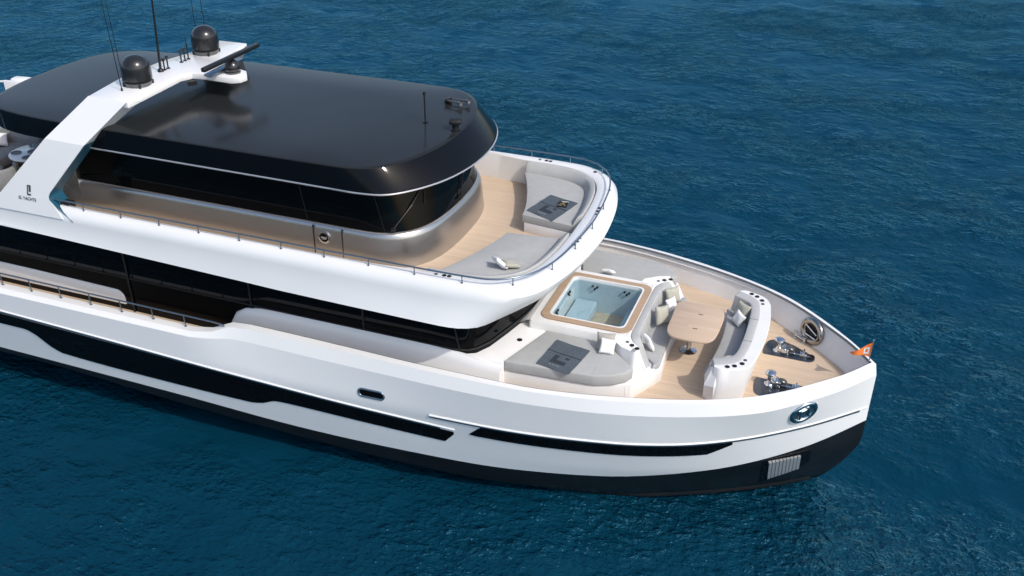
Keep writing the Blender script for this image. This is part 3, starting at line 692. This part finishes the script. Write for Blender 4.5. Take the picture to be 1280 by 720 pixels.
# ------------------------------------------------------------------ hard-top roof
rt = resamp(cr(sym([(-18.0, 0), (-17.99, .6), (-17.82, 1.5), (-17.45, 2.02), (-16.8, 2.26), (-15.5, 2.38), (-13, 2.40), (-10.5, 2.41), (-9.3, 2.40), (-8.75, 2.37), (-8.32, 2.22), (-7.98, 1.86), (-7.72, 1.30), (-7.57, .65), (-7.54, 0)]), 8), 201)[:-1]
rbm = resamp(cr(sym([(-18.0, 0), (-17.99, .62), (-17.82, 1.5), (-17.42, 2.05), (-16.7, 2.31), (-15.4, 2.40), (-13, 2.42), (-10.5, 2.43), (-9.2, 2.44), (-8.55, 2.44), (-8.02, 2.32), (-7.62, 1.92), (-7.30, 1.36), (-7.11, .7), (-7.05, 0)]), 8), 201)[:-1]
def sc_(P, k): return [(-12.8 + (x + 12.8) * k, y * k) for x, y in P]
roof = mk('hardtop_roof', loft([[(x, y, 6.475) for x, y in rt], [(x, y, 6.492) for x, y in sc_(rt, .994)], [(x, y, 6.497) for x, y in sc_(rt, .98)], [(x, y, 6.503) for x, y in sc_(rt, .6)], [(x, y, 6.505) for x, y in sc_(rt, .1)]], True, False, True), M['roof'], Y0, 30)
mk('brim', loft([[(x, y, 6.478) for x, y in rt], [(x, y, 6.10) for x, y in mid(rt, rbm, .96)], [(x, y, 6.06) for x, y in rbm], [(x, y, 6.045) for x, y in sc_(rbm, .985)]], True), M['rim'], roof, 40)
mk('headlining', (lambda P: ([(x, y, 6.05) for x, y in P], [list(range(len(P)))]))(sc_(rbm, .99)), M['rubber'], roof, 0)
tr = [p for p in rbm if p[0] > -15.3]
k0 = next(i for i in range(len(rbm)) if rbm[i][0] > -15.3)
mk('brim_trim', loft([[(x, y, 6.066) for x, y in sc_(tr, 1.001)], [(x, y, 6.050) for x, y in sc_(tr, 1.0045)], [(x, y, 6.030) for x, y in sc_(tr, 1.001)], [(x, y, 6.035) for x, y in sc_(tr, .995)]], False), M['trim'], roof, 50)

# roof fittings at the front
mk('roof_pole', merge(tube([(-8.40, .22, 6.51), (-8.40, .22, 7.10)], .016, 8), lathe([(.03, 0), (.03, .05), (.012, .06)], (-8.40, .22, 7.08), 10), lathe([(.05, 0), (.05, .015)], (-8.40, .22, 6.508), 12)), M['rubber'], Y0, 40)
horn = mk('air_horn', merge(box((-8.42, 1.42, 6.58), (.08, .18, .07)), box((-8.42, 1.42, 6.53), (.14, .12, .05))), M['rubber'], Y0, 30, .01)
for k, (dx, yy, zz) in enumerate(((0, 1.50, 6.59), (-.10, 1.36, 6.59))):
    mk('trumpet', lathe([(.014, 0), (.016, .28), (.024, .36), (.055, .43), (.062, .44), (.045, .41)], (-8.40 + dx, yy, zz), 18, (1, -.12 - .1 * k, 0)), M['steel'] if 0 else M['domebase'], horn, 40)
sl = mk('searchlight', lathe([(.10, 0), (.10, .02), (.075, .03), (.065, .11), (.075, .13), (.0, .14)], (-7.66, .05, 6.50), 18), M['rubber'], Y0, 40)
mk('lamp_head', box((-7.66, .05, 6.68), (.24, .22, .10), .35), M['black'], sl, 30, .03)

# ------------------------------------------------------------------ mast arch
def lz(y): return 4.7 + (y + 3.02) / .2
arch_top = 7.0
bridge = [(-14.78, -1.99), (-13.80, -2.06), (-13.86, -.30), (-13.74, -.06), (-13.45, -.02), (-12.78, -.04), (-12.62, .06), (-12.58, .26), (-12.72, .46), (-13.2, .62), (-13.62, .9), (-13.78, 1.2), (-13.88, 2.21), (-14.62, 2.19), (-14.70, 1.0), (-14.88, .40), (-14.94, -.89)]
arch = mk('mast_arch', prism(bridge, 6.86, 7.0), M['white'], Y0, 30, .015)
for s in (-1, 1):
    # leg: upper part leaning in, lower part carrying on the slope of the coaming side
    O = [(-17.6, 3.112, 4.67), (-17.2, 3.112, 4.67), (-16.731, 3.039, 4.982), (-15.489, 2.699, 6.239), (-14.78, 2.02, 7.0), (-13.80, 2.08, 7.0), (-14.507, 2.702, 6.225), (-15.40, 2.985, 5.18), (-15.445, 3.01, 5.09), (-15.43, 3.025, 5.03), (-15.382, 3.035, 4.995), (-15.10, 3.110, 4.68)]
    I = [(x, y - .38, z - (.10 if z > 6.5 else 0)) for x, y, z in O]
    quads = [[0, 1, 2, 9, 10, 11], [2, 3, 6, 7, 8, 9], [3, 4, 5, 6]]
    n = len(O)
    lg = mk('arch_leg', ([(x, s * (y + .008), z) for x, y, z in O] + [(x, s * y, z) for x, y, z in I], quads + [[i + n for i in q] for q in quads] + [[i, (i + 1) % n, n + (i + 1) % n, n + i] for i in range(n)]), M['white'], Y0, 20)
    # reveal on the forward edge of the leg, its reflection coloured in teal, round the window cut-out
    e = [6, 7, 8, 9, 10, 11]
    q_edge = [Vector((O[i][0] + .014, s * (O[i][1] + .009), O[i][2])) for i in e]; q_in = [Vector((p.x, p.y - s * .395, p.z)) for p in q_edge]
    q_edge[-1] += Vector((.24, 0, -.02))
    mk('teal_reveal', loft([q_edge, q_in], False), M['teal'], lg, 50)
    mk('vent_box', prism([(-15.38, s * 2.86), (-15.10, s * 2.90), (-15.10, s * 2.70), (-15.38, s * 2.70)], 4.5, 4.93), M['black'], lg, 0)
    mk('vent_strip', tube([(-15.36, s * 2.88, 4.96), (-15.08, s * 2.92, 4.72)], .018, 6), M['steel'], lg, 40)
    # lettering and emblem on the outer face
    ey = Vector((0, -s * .27, 1)); ex = Vector((1, 0, 0)) * (1 if s < 0 else -1)
    yy = lambda z: s * (3.115 - .27 * (z - 4.70) + .016)
    f = frame((-15.99, yy(4.95), 4.95), ex, ey)
    mk('lettering', place(text_mesh('EL YACHTS', .092), f), M['ink'], lg, 0)
    f = frame((-15.94, yy(5.16), 5.16), ex, ey)
    em = merge(box((-.055, .0, 0), (.035, .22, .006)), box((.0, -.12, 0), (.15, .04, .006)), box((.0, .12, 0), (.13, .025, .006)), box((.012, .03, 0), (.03, .15, .006)), box((.055, .04, 0), (.025, .18, .006)))
    mk('emblem', place(([(v[0] * .66, v[1] * .78, v[2]) for v in em[0]], em[1]), f), M['ink'], lg, 0)

def radome(x, y):
    r = .30
    prof = [(.25, 0), (.27, .03), (.285, .10), (.30, .11), (.302, .20), (.297, .34)]
    for a in range(10, 91, 10): prof.append((max(.002, .297 * math.cos(R(a))), .34 + .26 * math.sin(R(a))))
    d = mk('radome', lathe(prof, (x, y, 7.03), 32), M['dome'], Y0, 50)
    mk('base_ring', lathe([(.25, -.03), (.26, -.03), (.275, .02), (.288, .05), (.292, .06)], (x, y, 7.03), 32), M['domebase'], d, 40)
    for k in range(4):
        a = R(45 + 90 * k); mk('foot_bolt', lathe([(.025, -.035), (.025, .05), (.012, .055)], (x + .285 * math.cos(a), y + .285 * math.sin(a), 7.03), 8), M['rubber'], d, 40)
    return d
radome(-14.29, -1.10); radome(-14.30, 1.25)
def whip(x, y, h, r0, lean):
    return mk('whip_antenna', merge(tube([(x, y, 7.0), (x + lean[0] * .3, y + lean[1] * .3, 7.0 + h * .3), (x + lean[0], y + lean[1], 7.0 + h)], [r0, r0 * .8, r0 * .45], 6), lathe([(r0 * 2.2, 0), (r0 * 2, .05), (r0, .07)], (x, y, 7.0), 8)), M['rubber'], Y0, 50)
whip(-14.35, -1.54, 2.6, .010, (-.05, -.05)); whip(-14.75, -1.02, 2.3, .010, (-.05, 0))
whip(-15.0, 1.9, 2.2, .010, (-.04, 0)); whip(-14.9, 2.1, 2.2, .010, (-.04, 0))
whip(-14.41, -.23, 2.4, .030, (.16, 0))
for y, h in ((-.11, .24), (.01, .26), (.47, .26), (.60, .26), (.72, .36)):
    mk('stub_antenna', merge(tube([(-14.40, y, 7.0), (-14.40, y, 7.0 + h)], .016, 8), lathe([(.045, 0), (.045, .012), (.02, .02)], (-14.40, y, 7.0), 10), lathe([(.016, 0), (.036, .03), (.04, .06), (.02, .075)], (-14.40, y, 7.0 + h - .06), 10) if h < .3 else tube([(-14.40, y, 7.2), (-14.40, y, 7.5)], .008, 6)), M['rubber'], Y0, 40)
rad = mk('radar_scanner', lathe([(.12, 0), (.12, .02), (.16, .05), (.175, .13), (.15, .21), (.09, .26), (.05, .29)], (-12.92, .26, 7.005), 24), M['dome'], Y0, 50)
mk('array_bar', box((-12.87, .21, 7.36), (.11, 1.95, .09), R(-1)), M['rubber'], rad, 30, .02)
mk('mount_ring', lathe([(.165, -.0), (.165, .03), (.13, .035)], (-12.92, .26, 7.003), 24), M['domebase'], rad, 40)
mk('radar_bracket', prism([(-13.25, -.30), (-13.05, -.34), (-13.10, .95), (-13.28, .95)], 7.05, 7.10), M['railsteel'], Y0, 30, .01)
mk('camera_pod', prism([(-13.75, -.25), (-13.60, -.12), (-13.85, .0)], 6.76, 6.855), M['rubber'], Y0, 30)
# white tender crane arm seen past the far after corner of the roof
cr_ = mk('tender_crane', merge(box((-22.15, 3.2, 4.78), (.62, .3, .26), .1), tube([(-22.2, 3.25, 2.6), (-22.2, 3.25, 4.7)], .10, 14)), M['white'], Y0, 30, .06)
mk('boom', tube([(-22.4, 3.2, 4.78), (-25.5, 2.9, 4.45)], .035, 10), M['white'], cr_, 40)

# ------------------------------------------------------------------ upper lounges (base and backrest fixed, pads are loose)
lc = [(-7.09, 2.50), (-6.79, 1.83), (-6.52, 1.05), (-6.42, .64), (-6.39, .44)]
lcrease = [(-5.26, .30), (-5.30, .9), (-5.38, 1.45), (-5.50, 1.95), (-5.70, 2.22), (-6.05, 2.40), (-6.61, 2.50), (-7.09, 2.52)]
lback = [(-5.07, .45), (-5.105, 1.2), (-5.23, 1.89), (-5.47, 2.32), (-5.85, 2.58), (-6.3, 2.685), (-6.9, 2.70), (-7.08, 2.70)]
PADS = []
for s in (-1, 1):
    c1 = cr(lc, 5); c2 = cr(lcrease, 5); c3 = cr(lback, 5)
    base = [(x, s * y) for x, y in c1 + c2]
    lb = mk('lounge_base', prism([(x + .04 * (x < -6.3), y) for x, y in base], 4.27, 4.51), M['deckwhite'], Y0, 30, .015)
    a = resamp(c2, 40); b = resamp(c3, 40)
    mk('lounge_backrest', shell([[(x, s * y, 4.50) for x, y in a], [(x, s * y, 4.70) for x, y in a], [(x, s * y, 4.865) for x, y in mid(a, b, .45)], [(x, s * y, 4.91) for x, y in mid(a, b, .9)], [(x, s * y, 4.50) for x, y in b]]), M['fabricback'], lb, 50, .02)
    g = prism(base, 4.512, 4.685)
    p_ = mk('sun_pad', g, M['fabric'], None, 40, .035, 3)
    for k, (xa, ya, xb, yb) in enumerate(((-6.62, 1.36, -5.40, 1.50),)):
        mk('pad_seam', tube([(xa, s * ya, 4.6865), (xb, s * yb, 4.6865)], .004, 5), M['fabricback'], p_, 0)
    tag(p_, 'curved grey sun pad on the upper deck under the slate towel and black magazine' if s > 0 else 'grey sun pad on the upper deck nearest the side handrail, with a white pillow', 'sun pad', 'sun pads')
for s in (-1, 1):
    po = cr([(-5.67, s * 2.49), (-5.0, s * 2.44), (-4.4, s * 2.40), (-3.92, s * 2.36)], 3)[:-1] + [(-3.90, s * 2.355), (-3.62, s * 2.23), (-3.40, s * 2.06), (-3.31, s * 1.86), (-3.72, s * 1.49), (-3.98, s * 1.22), (-4.3, s * 1.20), (-5.26, s * 1.19)]
    p_ = mk('sun_pad', prism(po, 2.832, 3.075), M['fabric'], None, 40, .035, 3)
    mk('pad_seam', box((-3.98, s * 1.78, 3.0765), (.008, 1.10, .004), -s * .03), M['fabricback'], p_, 0)
    tag(p_, 'angular grey sun pad beside the plunge pool on the near side, with a slate towel' if s < 0 else 'long grey sun pad beyond the plunge pool along the far bulwark', 'sun pad', 'sun pads')

# ------------------------------------------------------------------ anchor windlasses in their wells
def windlass(s):
    well = cr([(-1.20, .47), (-1.19, .80), (-1.12, 1.0), (-.9, 1.05), (-.68, .97), (-.43, .82), (-.22, .66), (-.19, .56), (-.24, .47), (-.32, .44), (-.62, .44), (-1.05, .44)], 3, True)
    well = [(x, s * y) for x, y in well]
    w = mk('anchor_windlass', prism(well, 2.455, 2.472), M['wellsteel'], Y0, 30, .006)
    c = (-.92, s * .62, 2.47)
    mk('capstan', lathe([(.10, 0), (.10, .03), (.07, .05), (.048, .10), (.048, .19), (.06, .22), (.10, .26), (.105, .285), (.085, .30), (.02, .31)], c, 24), M['steel'], w, 40)
    mk('gearbox', merge(box((-.82, s * .60, 2.53), (.22, .14, .12)), tube([(-.80, s * .50, 2.56), (-.80, s * .70, 2.56)], .06, 12)), M['steel'], w, 30, .015)
    mk('gypsy', lathe([(.10, 0), (.11, .02), (.07, .05), (.11, .08), (.10, .10)], (-.70, s * .60, 2.50), 18, (0, 1, .2)), M['domebase'], w, 40)
    ch = []
    for k in range(9):
        ch.append(tube([(-.66 + k * .045 + .03 * math.cos(t), s * .60 + (.014 * math.sin(t) if k % 2 else 0), 2.51 - .003 * k + (0 if k % 2 else .014 * math.sin(t))) for t in lin(0, 5.5, 7)], .007, 5, True))
    mk('chain', merge(*ch), M['steel'], w, 50)
    mk('chain_stopper', merge(box((-.42, s * .60, 2.51), (.14, .12, .08)), tube([(-.42, s * .52, 2.56), (-.42, s * .70, 2.58)], .02, 8)), M['steel'], w, 30, .01)
    mk('chain_hole', lathe([(.085, 0), (.085, .02), (.06, .022), (.055, .008)], (-.28, s * .62, 2.472), 20), M['black'], w, 40)
windlass(1); windlass(-1)
for s in (-1, 1):
    bl = mk('mooring_bollard', merge(lathe([(.055, 0), (.05, .02), (.028, .03), (.028, .12), (.045, .13), (.045, .15), (.01, .155)], (-.66, s * 1.30, 2.455), 14), lathe([(.055, 0), (.05, .02), (.028, .03), (.028, .12), (.045, .13), (.045, .15), (.01, .155)], (-.46, s * 1.14, 2.455), 14), tube([(-.66, s * 1.30, 2.52), (-.46, s * 1.14, 2.52)], .018, 8)), M['steel'], Y0, 40)
mk('deck_fill_cap', lathe([(.055, 0), (.055, .008), (.03, .01)], (-5.66, -1.65, 3.03), 16), M['black'], Y0, 40)

# ------------------------------------------------------------------ foredeck table
tb = empty('pedestal_table', (-2.55, 0, 2.46), 'rounded teak table on a steel pedestal between the foredeck sofa and bow seat', 'table')
top = cr([(-2.53 + (x_ + 2.51) * .96, y_ * .96 - .01) for x_, y_ in [(-3.02, .44), (-2.97, .60), (-2.84, .655), (-2.5, .66), (-2.22, .63), (-2.06, .53), (-1.99, .36), (-1.98, 0), (-2.0, -.45), (-2.06, -.67), (-2.2, -.79), (-2.45, -.82), (-2.82, -.79), (-2.95, -.68), (-3.0, -.5), (-3.01, 0)]], 4, True)
tt = mk('table_top', prism(top, 3.19, 3.24), M['teaktable'], tb, 40, .012)
for y in (.20, -.36):
    mk('inlay_catch', box((-2.48, y, 3.2415), (.09, .022, .004)), M['wood'], tt, 0)
mk('pedestal', lathe([(.17, 0), (.17, .02), (.12, .035), (.05, .06), (.045, .45), (.07, .52), (.07, .55), (.14, .70), (.14, .73)], (-2.62, 0, 2.46), 24), M['steel'], tb, 40)
mk('under_frame', box((-2.55, 0, 3.17), (.6, .8, .04)), M['domebase'], tb, 0)

# ------------------------------------------------------------------ pillows
def pillow_mesh(s=.40, t=.13, n=14):
    V = []; F = []
    for side in (1, -1):
        for i in range(n + 1):
            for j in range(n + 1):
                u = 2 * i / n - 1; v = 2 * j / n - 1
                x = s / 2 * u * (1 - .10 * (1 - v * v) * abs(u)); y = s / 2 * v * (1 - .10 * (1 - u * u) * abs(v))
                h = t / 2 * max(0, (1 - u ** 4) * (1 - v ** 4)) ** .55 * (1 + .10 * math.sin(4 * u + 2 * v) * side)
                V.append((x, y, side * h))
    m = (n + 1) ** 2
    for k in range(2):
        for i in range(n):
            for j in range(n):
                a = k * m + i * (n + 1) + j; q = [a, a + n + 1, a + n + 2, a + 1]
                F.append(q if k == 0 else q[::-1])
    bm = bmesh.new(); me = bpy.data.meshes.new('pillow'); me.from_pydata(V, [], F); bm.from_mesh(me)
    bmesh.ops.remove_doubles(bm, verts=bm.verts, dist=1e-5); bm.to_mesh(me); bm.free()
    me.polygons.foreach_set('use_smooth', [True] * len(me.polygons)); return me
PM = {k: pillow_mesh(.365, .12) for k in ('pwhite', 'polive', 'ptaupe')}
for k in PM: PM[k].materials.append(M[k])
proto = {}
def pillow(kind, loc, rot, label, size=1.0):
    if kind not in proto:
        o = bpy.data.objects.new('throw_pillow', PM[kind]); proto[kind] = o
    else: o = proto[kind].copy()
    COL.objects.link(o); o.location = loc; o.rotation_euler = [R(a) for a in rot]; o.scale = (size,) * 3
    o.name = 'throw_pillow'
    tag(o, label, 'pillow', 'throw pillows')
# rotation: (tilt about x, tilt about y, heading)
pillow('ptaupe', (-3.99, -1.40, 3.22), (62, 0, 10), 'taupe pillow leaning behind a white one on the near foredeck sun pad')
pillow('pwhite', (-3.92, -1.53, 3.215), (55, 8, 12), 'white pillow propped on the near foredeck sun pad beside the pool', .85)
pillow('polive', (-3.22, 1.00, 3.09), (70, 0, 50), 'pale olive pillow at the far corner of the sofa behind the table')
pillow('pwhite', (-3.17, .68, 3.06), (66, 0, 60), 'small white pillow between the two olive ones on the sofa', .8)
pillow('polive', (-3.24, .12, 3.11), (70, 14, 62), 'fullest olive pillow in the middle of the sofa facing the table', 1.1)
pillow('pwhite', (-3.27, -.86, 3.05), (68, 0, 128), 'white pillow at the near corner of the sofa by the cup holders', .85)
pillow('polive', (-1.76, .88, 3.09), (66, 0, -38), 'olive pillow at the far end of the bow seat')
pillow('pwhite', (-1.78, .62, 3.06), (64, 12, -45), 'small white pillow in front of the olive one on the bow seat', .78)
pillow('polive', (-1.75, -.90, 3.03), (55, 0, -140), 'olive pillow at the near end of the bow seat beside the cup holders', .8)
pillow('pwhite', (-4.72, 1.33, 3.20), (35, 10, 170), 'white pillow on the far sun pad just behind the pool surround', .72)
pillow('pwhite', (-5.98, -1.86, 4.80), (50, 20, 130), 'white pillow lying on the near upper deck sun pad', .85)
pillow('polive', (-5.80, -1.76, 4.76), (15, 5, 130), 'olive pillow lying flat behind a white one on the upper deck sun pad', .85)

# ------------------------------------------------------------------ towels and magazine
def towel(corners, z, label, fold):
    A, B, C_, D = [Vector((*c, 0)) for c in corners]   # A far-left, B far-right, C near-right, D near-left
    n = 26; V = []; F = []; rng = random.Random(int(z * 100))
    def P(u, v): return (A * (1 - u) + B * u) * (1 - v) + (D * (1 - u) + C_ * u) * v
    def H(u, v):
        w = .004 * math.sin(9 * u + 4 * v) + .003 * math.sin(17 * v - 6 * u) + .010 * max(0, v - .85) * math.sin(14 * u + 1)
        return z + .012 + w + (.006 if v < fold else 0)
    for i in range(n + 1):
        for j in range(n + 1):
            u, v = i / n, j / n; p = P(u, v); V.append((p.x, p.y, H(u, v)))
    k = len(V)
    V += [(x, y, h - .008) for x, y, h in V]
    for i in range(n):
        for j in range(n):
            a = i * (n + 1) + j; F += [[a, a + 1, a + n + 2, a + n + 1], [k + a, k + a + n + 1, k + a + n + 2, k + a + 1]]
    e = [i * (n + 1) for i in range(n + 1)] + [n * (n + 1) + j for j in range(1, n + 1)] + [i * (n + 1) + n for i in range(n - 1, -1, -1)] + [j for j in range(n - 1, 0, -1)]
    F += [[e[i], e[(i + 1) % len(e)], k + e[(i + 1) % len(e)], k + e[i]] for i in range(len(e))]
    t = mk('beach_towel', (V, F), M['towel'], None, 60); tag(t, label, 'towel', 'slate towels')
    def patch(u0, u1, v0, v1):
        m = 6; VV = []; FF = []
        for i in range(m + 1):
            for j in range(m + 1):
                u = u0 + (u1 - u0) * i / m; v = v0 + (v1 - v0) * j / m; p = P(u, v); VV.append((p.x, p.y, H(u, v) + .003))
        for i in range(m):
            for j in range(m): a = i * (m + 1) + j; FF.append([a, a + 1, a + m + 2, a + m + 1])
        return VV, FF
    mk('woven_emblem', merge(patch(.28, .42, .50, .80), patch(.42, .72, .68, .80), patch(.60, .72, .50, .58)), M['towelmark'], t, 0)
    tx = text_mesh('EL YACHTS', .042)
    o = P(.48, .90); ex = (P(.6, .9) - P(.4, .9)); ey = P(.5, .8) - P(.5, 1.0)
    f = frame((o.x, o.y, H(.48, .9) + .007), ex, ey)
    mk('lettering', place(tx, f), M['thread'], t, 0)
    mk('fold_line', patch(.0, 1.0, fold - .008, fold + .006), M['towelmark'], t, 0)
towel([(-4.95, -1.47), (-4.23, -1.62), (-4.38, -2.50), (-5.07, -2.37)], 3.076, 'slate grey towel spread on the near foredeck sun pad', .42)
towel([(-6.13, 1.52), (-5.46, 1.32), (-5.70, .34), (-6.37, .64)], 4.686, 'slate grey towel under a black magazine on the upper deck sun pad', .45)
mg = mk('magazine', box((-5.73, 1.13, 4.719), (.20, .27, .018), .12), M['black'], None, 0)
tag(mg, 'black magazine with a gold mark lying on the upper deck towel', 'magazine')
mk('gold_mark', merge(box((-5.74, 1.16, 4.7295), (.03, .16, .004), -.55), box((-5.70, 1.10, 4.7295), (.03, .12, .004), .75), box((-5.77, 1.05, 4.7295), (.08, .03, .004), .1)), M['gold'], mg, 0)
mk('title_bar', box((-5.715, 1.24, 4.7295), (.15, .018, .004), .12), M['china'], mg, 0)

# ------------------------------------------------------------------ pennant at the stem head
pn = empty('pennant', (.79, 0, 3.01), 'orange triangular pennant with a white mark on a steel staff at the bow tip', 'flag')
mk('staff', merge(tube([(.785, 0, 3.0), (.80, 0, 3.50)], .009, 8), lathe([(.02, 0), (.02, .03), (.004, .035)], (.80, 0, 3.49), 10)), M['steel'], pn, 40)
def fl(u, v):   # u along fly, v along hoist 0..1
    top = Vector((.795, 0, 3.46)); bot = Vector((.785, 0, 3.13)); h = bot.lerp(top, v); tipp = Vector((.42, -.06, 3.17))
    p = h.lerp(tipp, u); return p + Vector((0, .030 * math.sin(7 * u) * (.3 + u), .012 * math.sin(6 * u + 2 * v) * u))
nu = 14; nv = 8; V = [fl(i / nu, j / nv) for i in range(nu + 1) for j in range(nv + 1)]
F = [[i * (nv + 1) + j, (i + 1) * (nv + 1) + j, (i + 1) * (nv + 1) + j + 1, i * (nv + 1) + j + 1] for i in range(nu) for j in range(nv)]
fg = mk('flag_cloth', merge((V, F), ([v + Vector((.002, .005, 0)) for v in V], F)), M['orange'], pn, 60)
def fp(u0, u1, v0, v1):
    pts = [fl(u0, v0), fl(u1, v0), fl(u1, v1), fl(u0, v1)]; return [p + Vector((-.002, -.006, .002)) for p in pts], [[0, 1, 2, 3]]
mk('white_mark', merge(fp(.10, .17, .18, .72), fp(.17, .36, .18, .32), fp(.29, .36, .32, .75), fp(.17, .29, .62, .74)), M['china'], pn, 0)

# ------------------------------------------------------------------ aft deck furniture glimpsed under the roof
def armchair(x, y, rz, label):
    a = empty('lounge_armchair', (x, y, 4.28), label, 'armchair', None)
    def tr(VF): 
        m = Matrix.Translation((x, y, 4.28)) @ Matrix.Rotation(rz, 4, 'Z'); return place(VF, m)
    back = [(.38 * math.cos(R(t)), .38 * math.sin(R(t))) for t in range(60, 301, 15)]
    bi = [(.27 * math.cos(R(t)), .27 * math.sin(R(t))) for t in range(300, 59, -15)]
    mk('shell_back', tr(prism(back + bi, .22, .74)), M['aftgrey'], a, 40, .05)
    mk('seat', tr(lathe([(.28, .25), (.32, .30), (.32, .40), (.27, .44), (.05, .45)], (0.02, 0, 0), 20)), M['aftgrey'], a, 50)
    mk('base', tr(lathe([(.24, .0), (.24, .03), (.08, .06), (.08, .25)], (0, 0, 0), 16)), M['rubber'], a, 40)
armchair(-17.80, -1.98, R(130), 'rounded grey armchair under the after roof nearest the arch leg')
armchair(-18.55, -1.70, R(60), 'rounded grey armchair farther aft beside the set table')
sf = empty('outdoor_sofa', (-19.1, -.7, 4.28), 'long grey sofa under the after end of the roof', 'sofa')
mk('seat', box((-19.2, -.75, 4.52), (.75, 1.4, .30)), M['aftgrey'], sf, 40, .07)
mk('backrest', box((-19.5, -.75, 4.78), (.24, 1.5, .62)), M['aftgrey'], sf, 40, .08)
mk('armrest', box((-18.95, -.02, 4.62), (1.0, .26, .54)), M['aftgrey'], sf, 40, .09)
mk('plinth', box((-19.2, -.7, 4.33), (.9, 1.4, .09)), M['wood'], sf, 0)
pillow('pwhite', (-19.35, -.45, 4.85), (50, 20, 60), 'white pillow on the grey sofa under the after roof')
at = empty('set_table', (-17.65, -1.12, 4.28), 'white round table laid with plates under the after roof', 'table')
mk('table_top', lathe([(.50, .70), (.52, .72), (.52, .74), (.50, .75)], (-17.65, -1.12, 4.28), 32), M['china'], at, 40)
mk('leg', lathe([(.26, 0), (.26, .03), (.06, .06), (.06, .70)], (-17.65, -1.12, 4.28), 16), M['steel'], at, 40)
spots = [(-17.50, -1.45), (-17.31, -1.09), (-17.50, -.79), (-17.90, -.82), (-17.95, -1.32), (-17.65, -1.13)]
plate0 = None
names = ['dark patterned plate at the near edge of the after table', 'dark patterned plate on the forward edge of the after table', 'dark patterned plate at the far edge of the after table',
         'dark patterned plate at the sofa side of the after table', 'dark patterned plate beside the armchair on the after table', 'dark patterned plate in the middle of the after table']
for (x, y), nm in zip(spots, names):
    if plate0 is None:
        o = plate0 = mk('dinner_plate', lathe([(.07, 0), (.12, .016), (.115, .02), (.07, .008)], (x, y, 5.031), 18), M['seam'], None, 50)
    else:
        o = plate0.copy(); COL.objects.link(o)
    o.location = (x, y, 5.031); tag(o, nm, 'plate', 'plates on the after table')
for (x, y), nm in (((-17.43, -1.27), 'clear tumbler between the plates nearest the arch leg'), ((-17.75, -.95), 'clear tumbler on the far side of the after table')):
    o = mk('tumbler', lathe([(.03, 0), (.038, .11), (.034, .11), (.027, .01)], (x, y, 5.031), 12), M['steel'], None, 50); tag(o, nm, 'glass', 'tumblers on the after table')
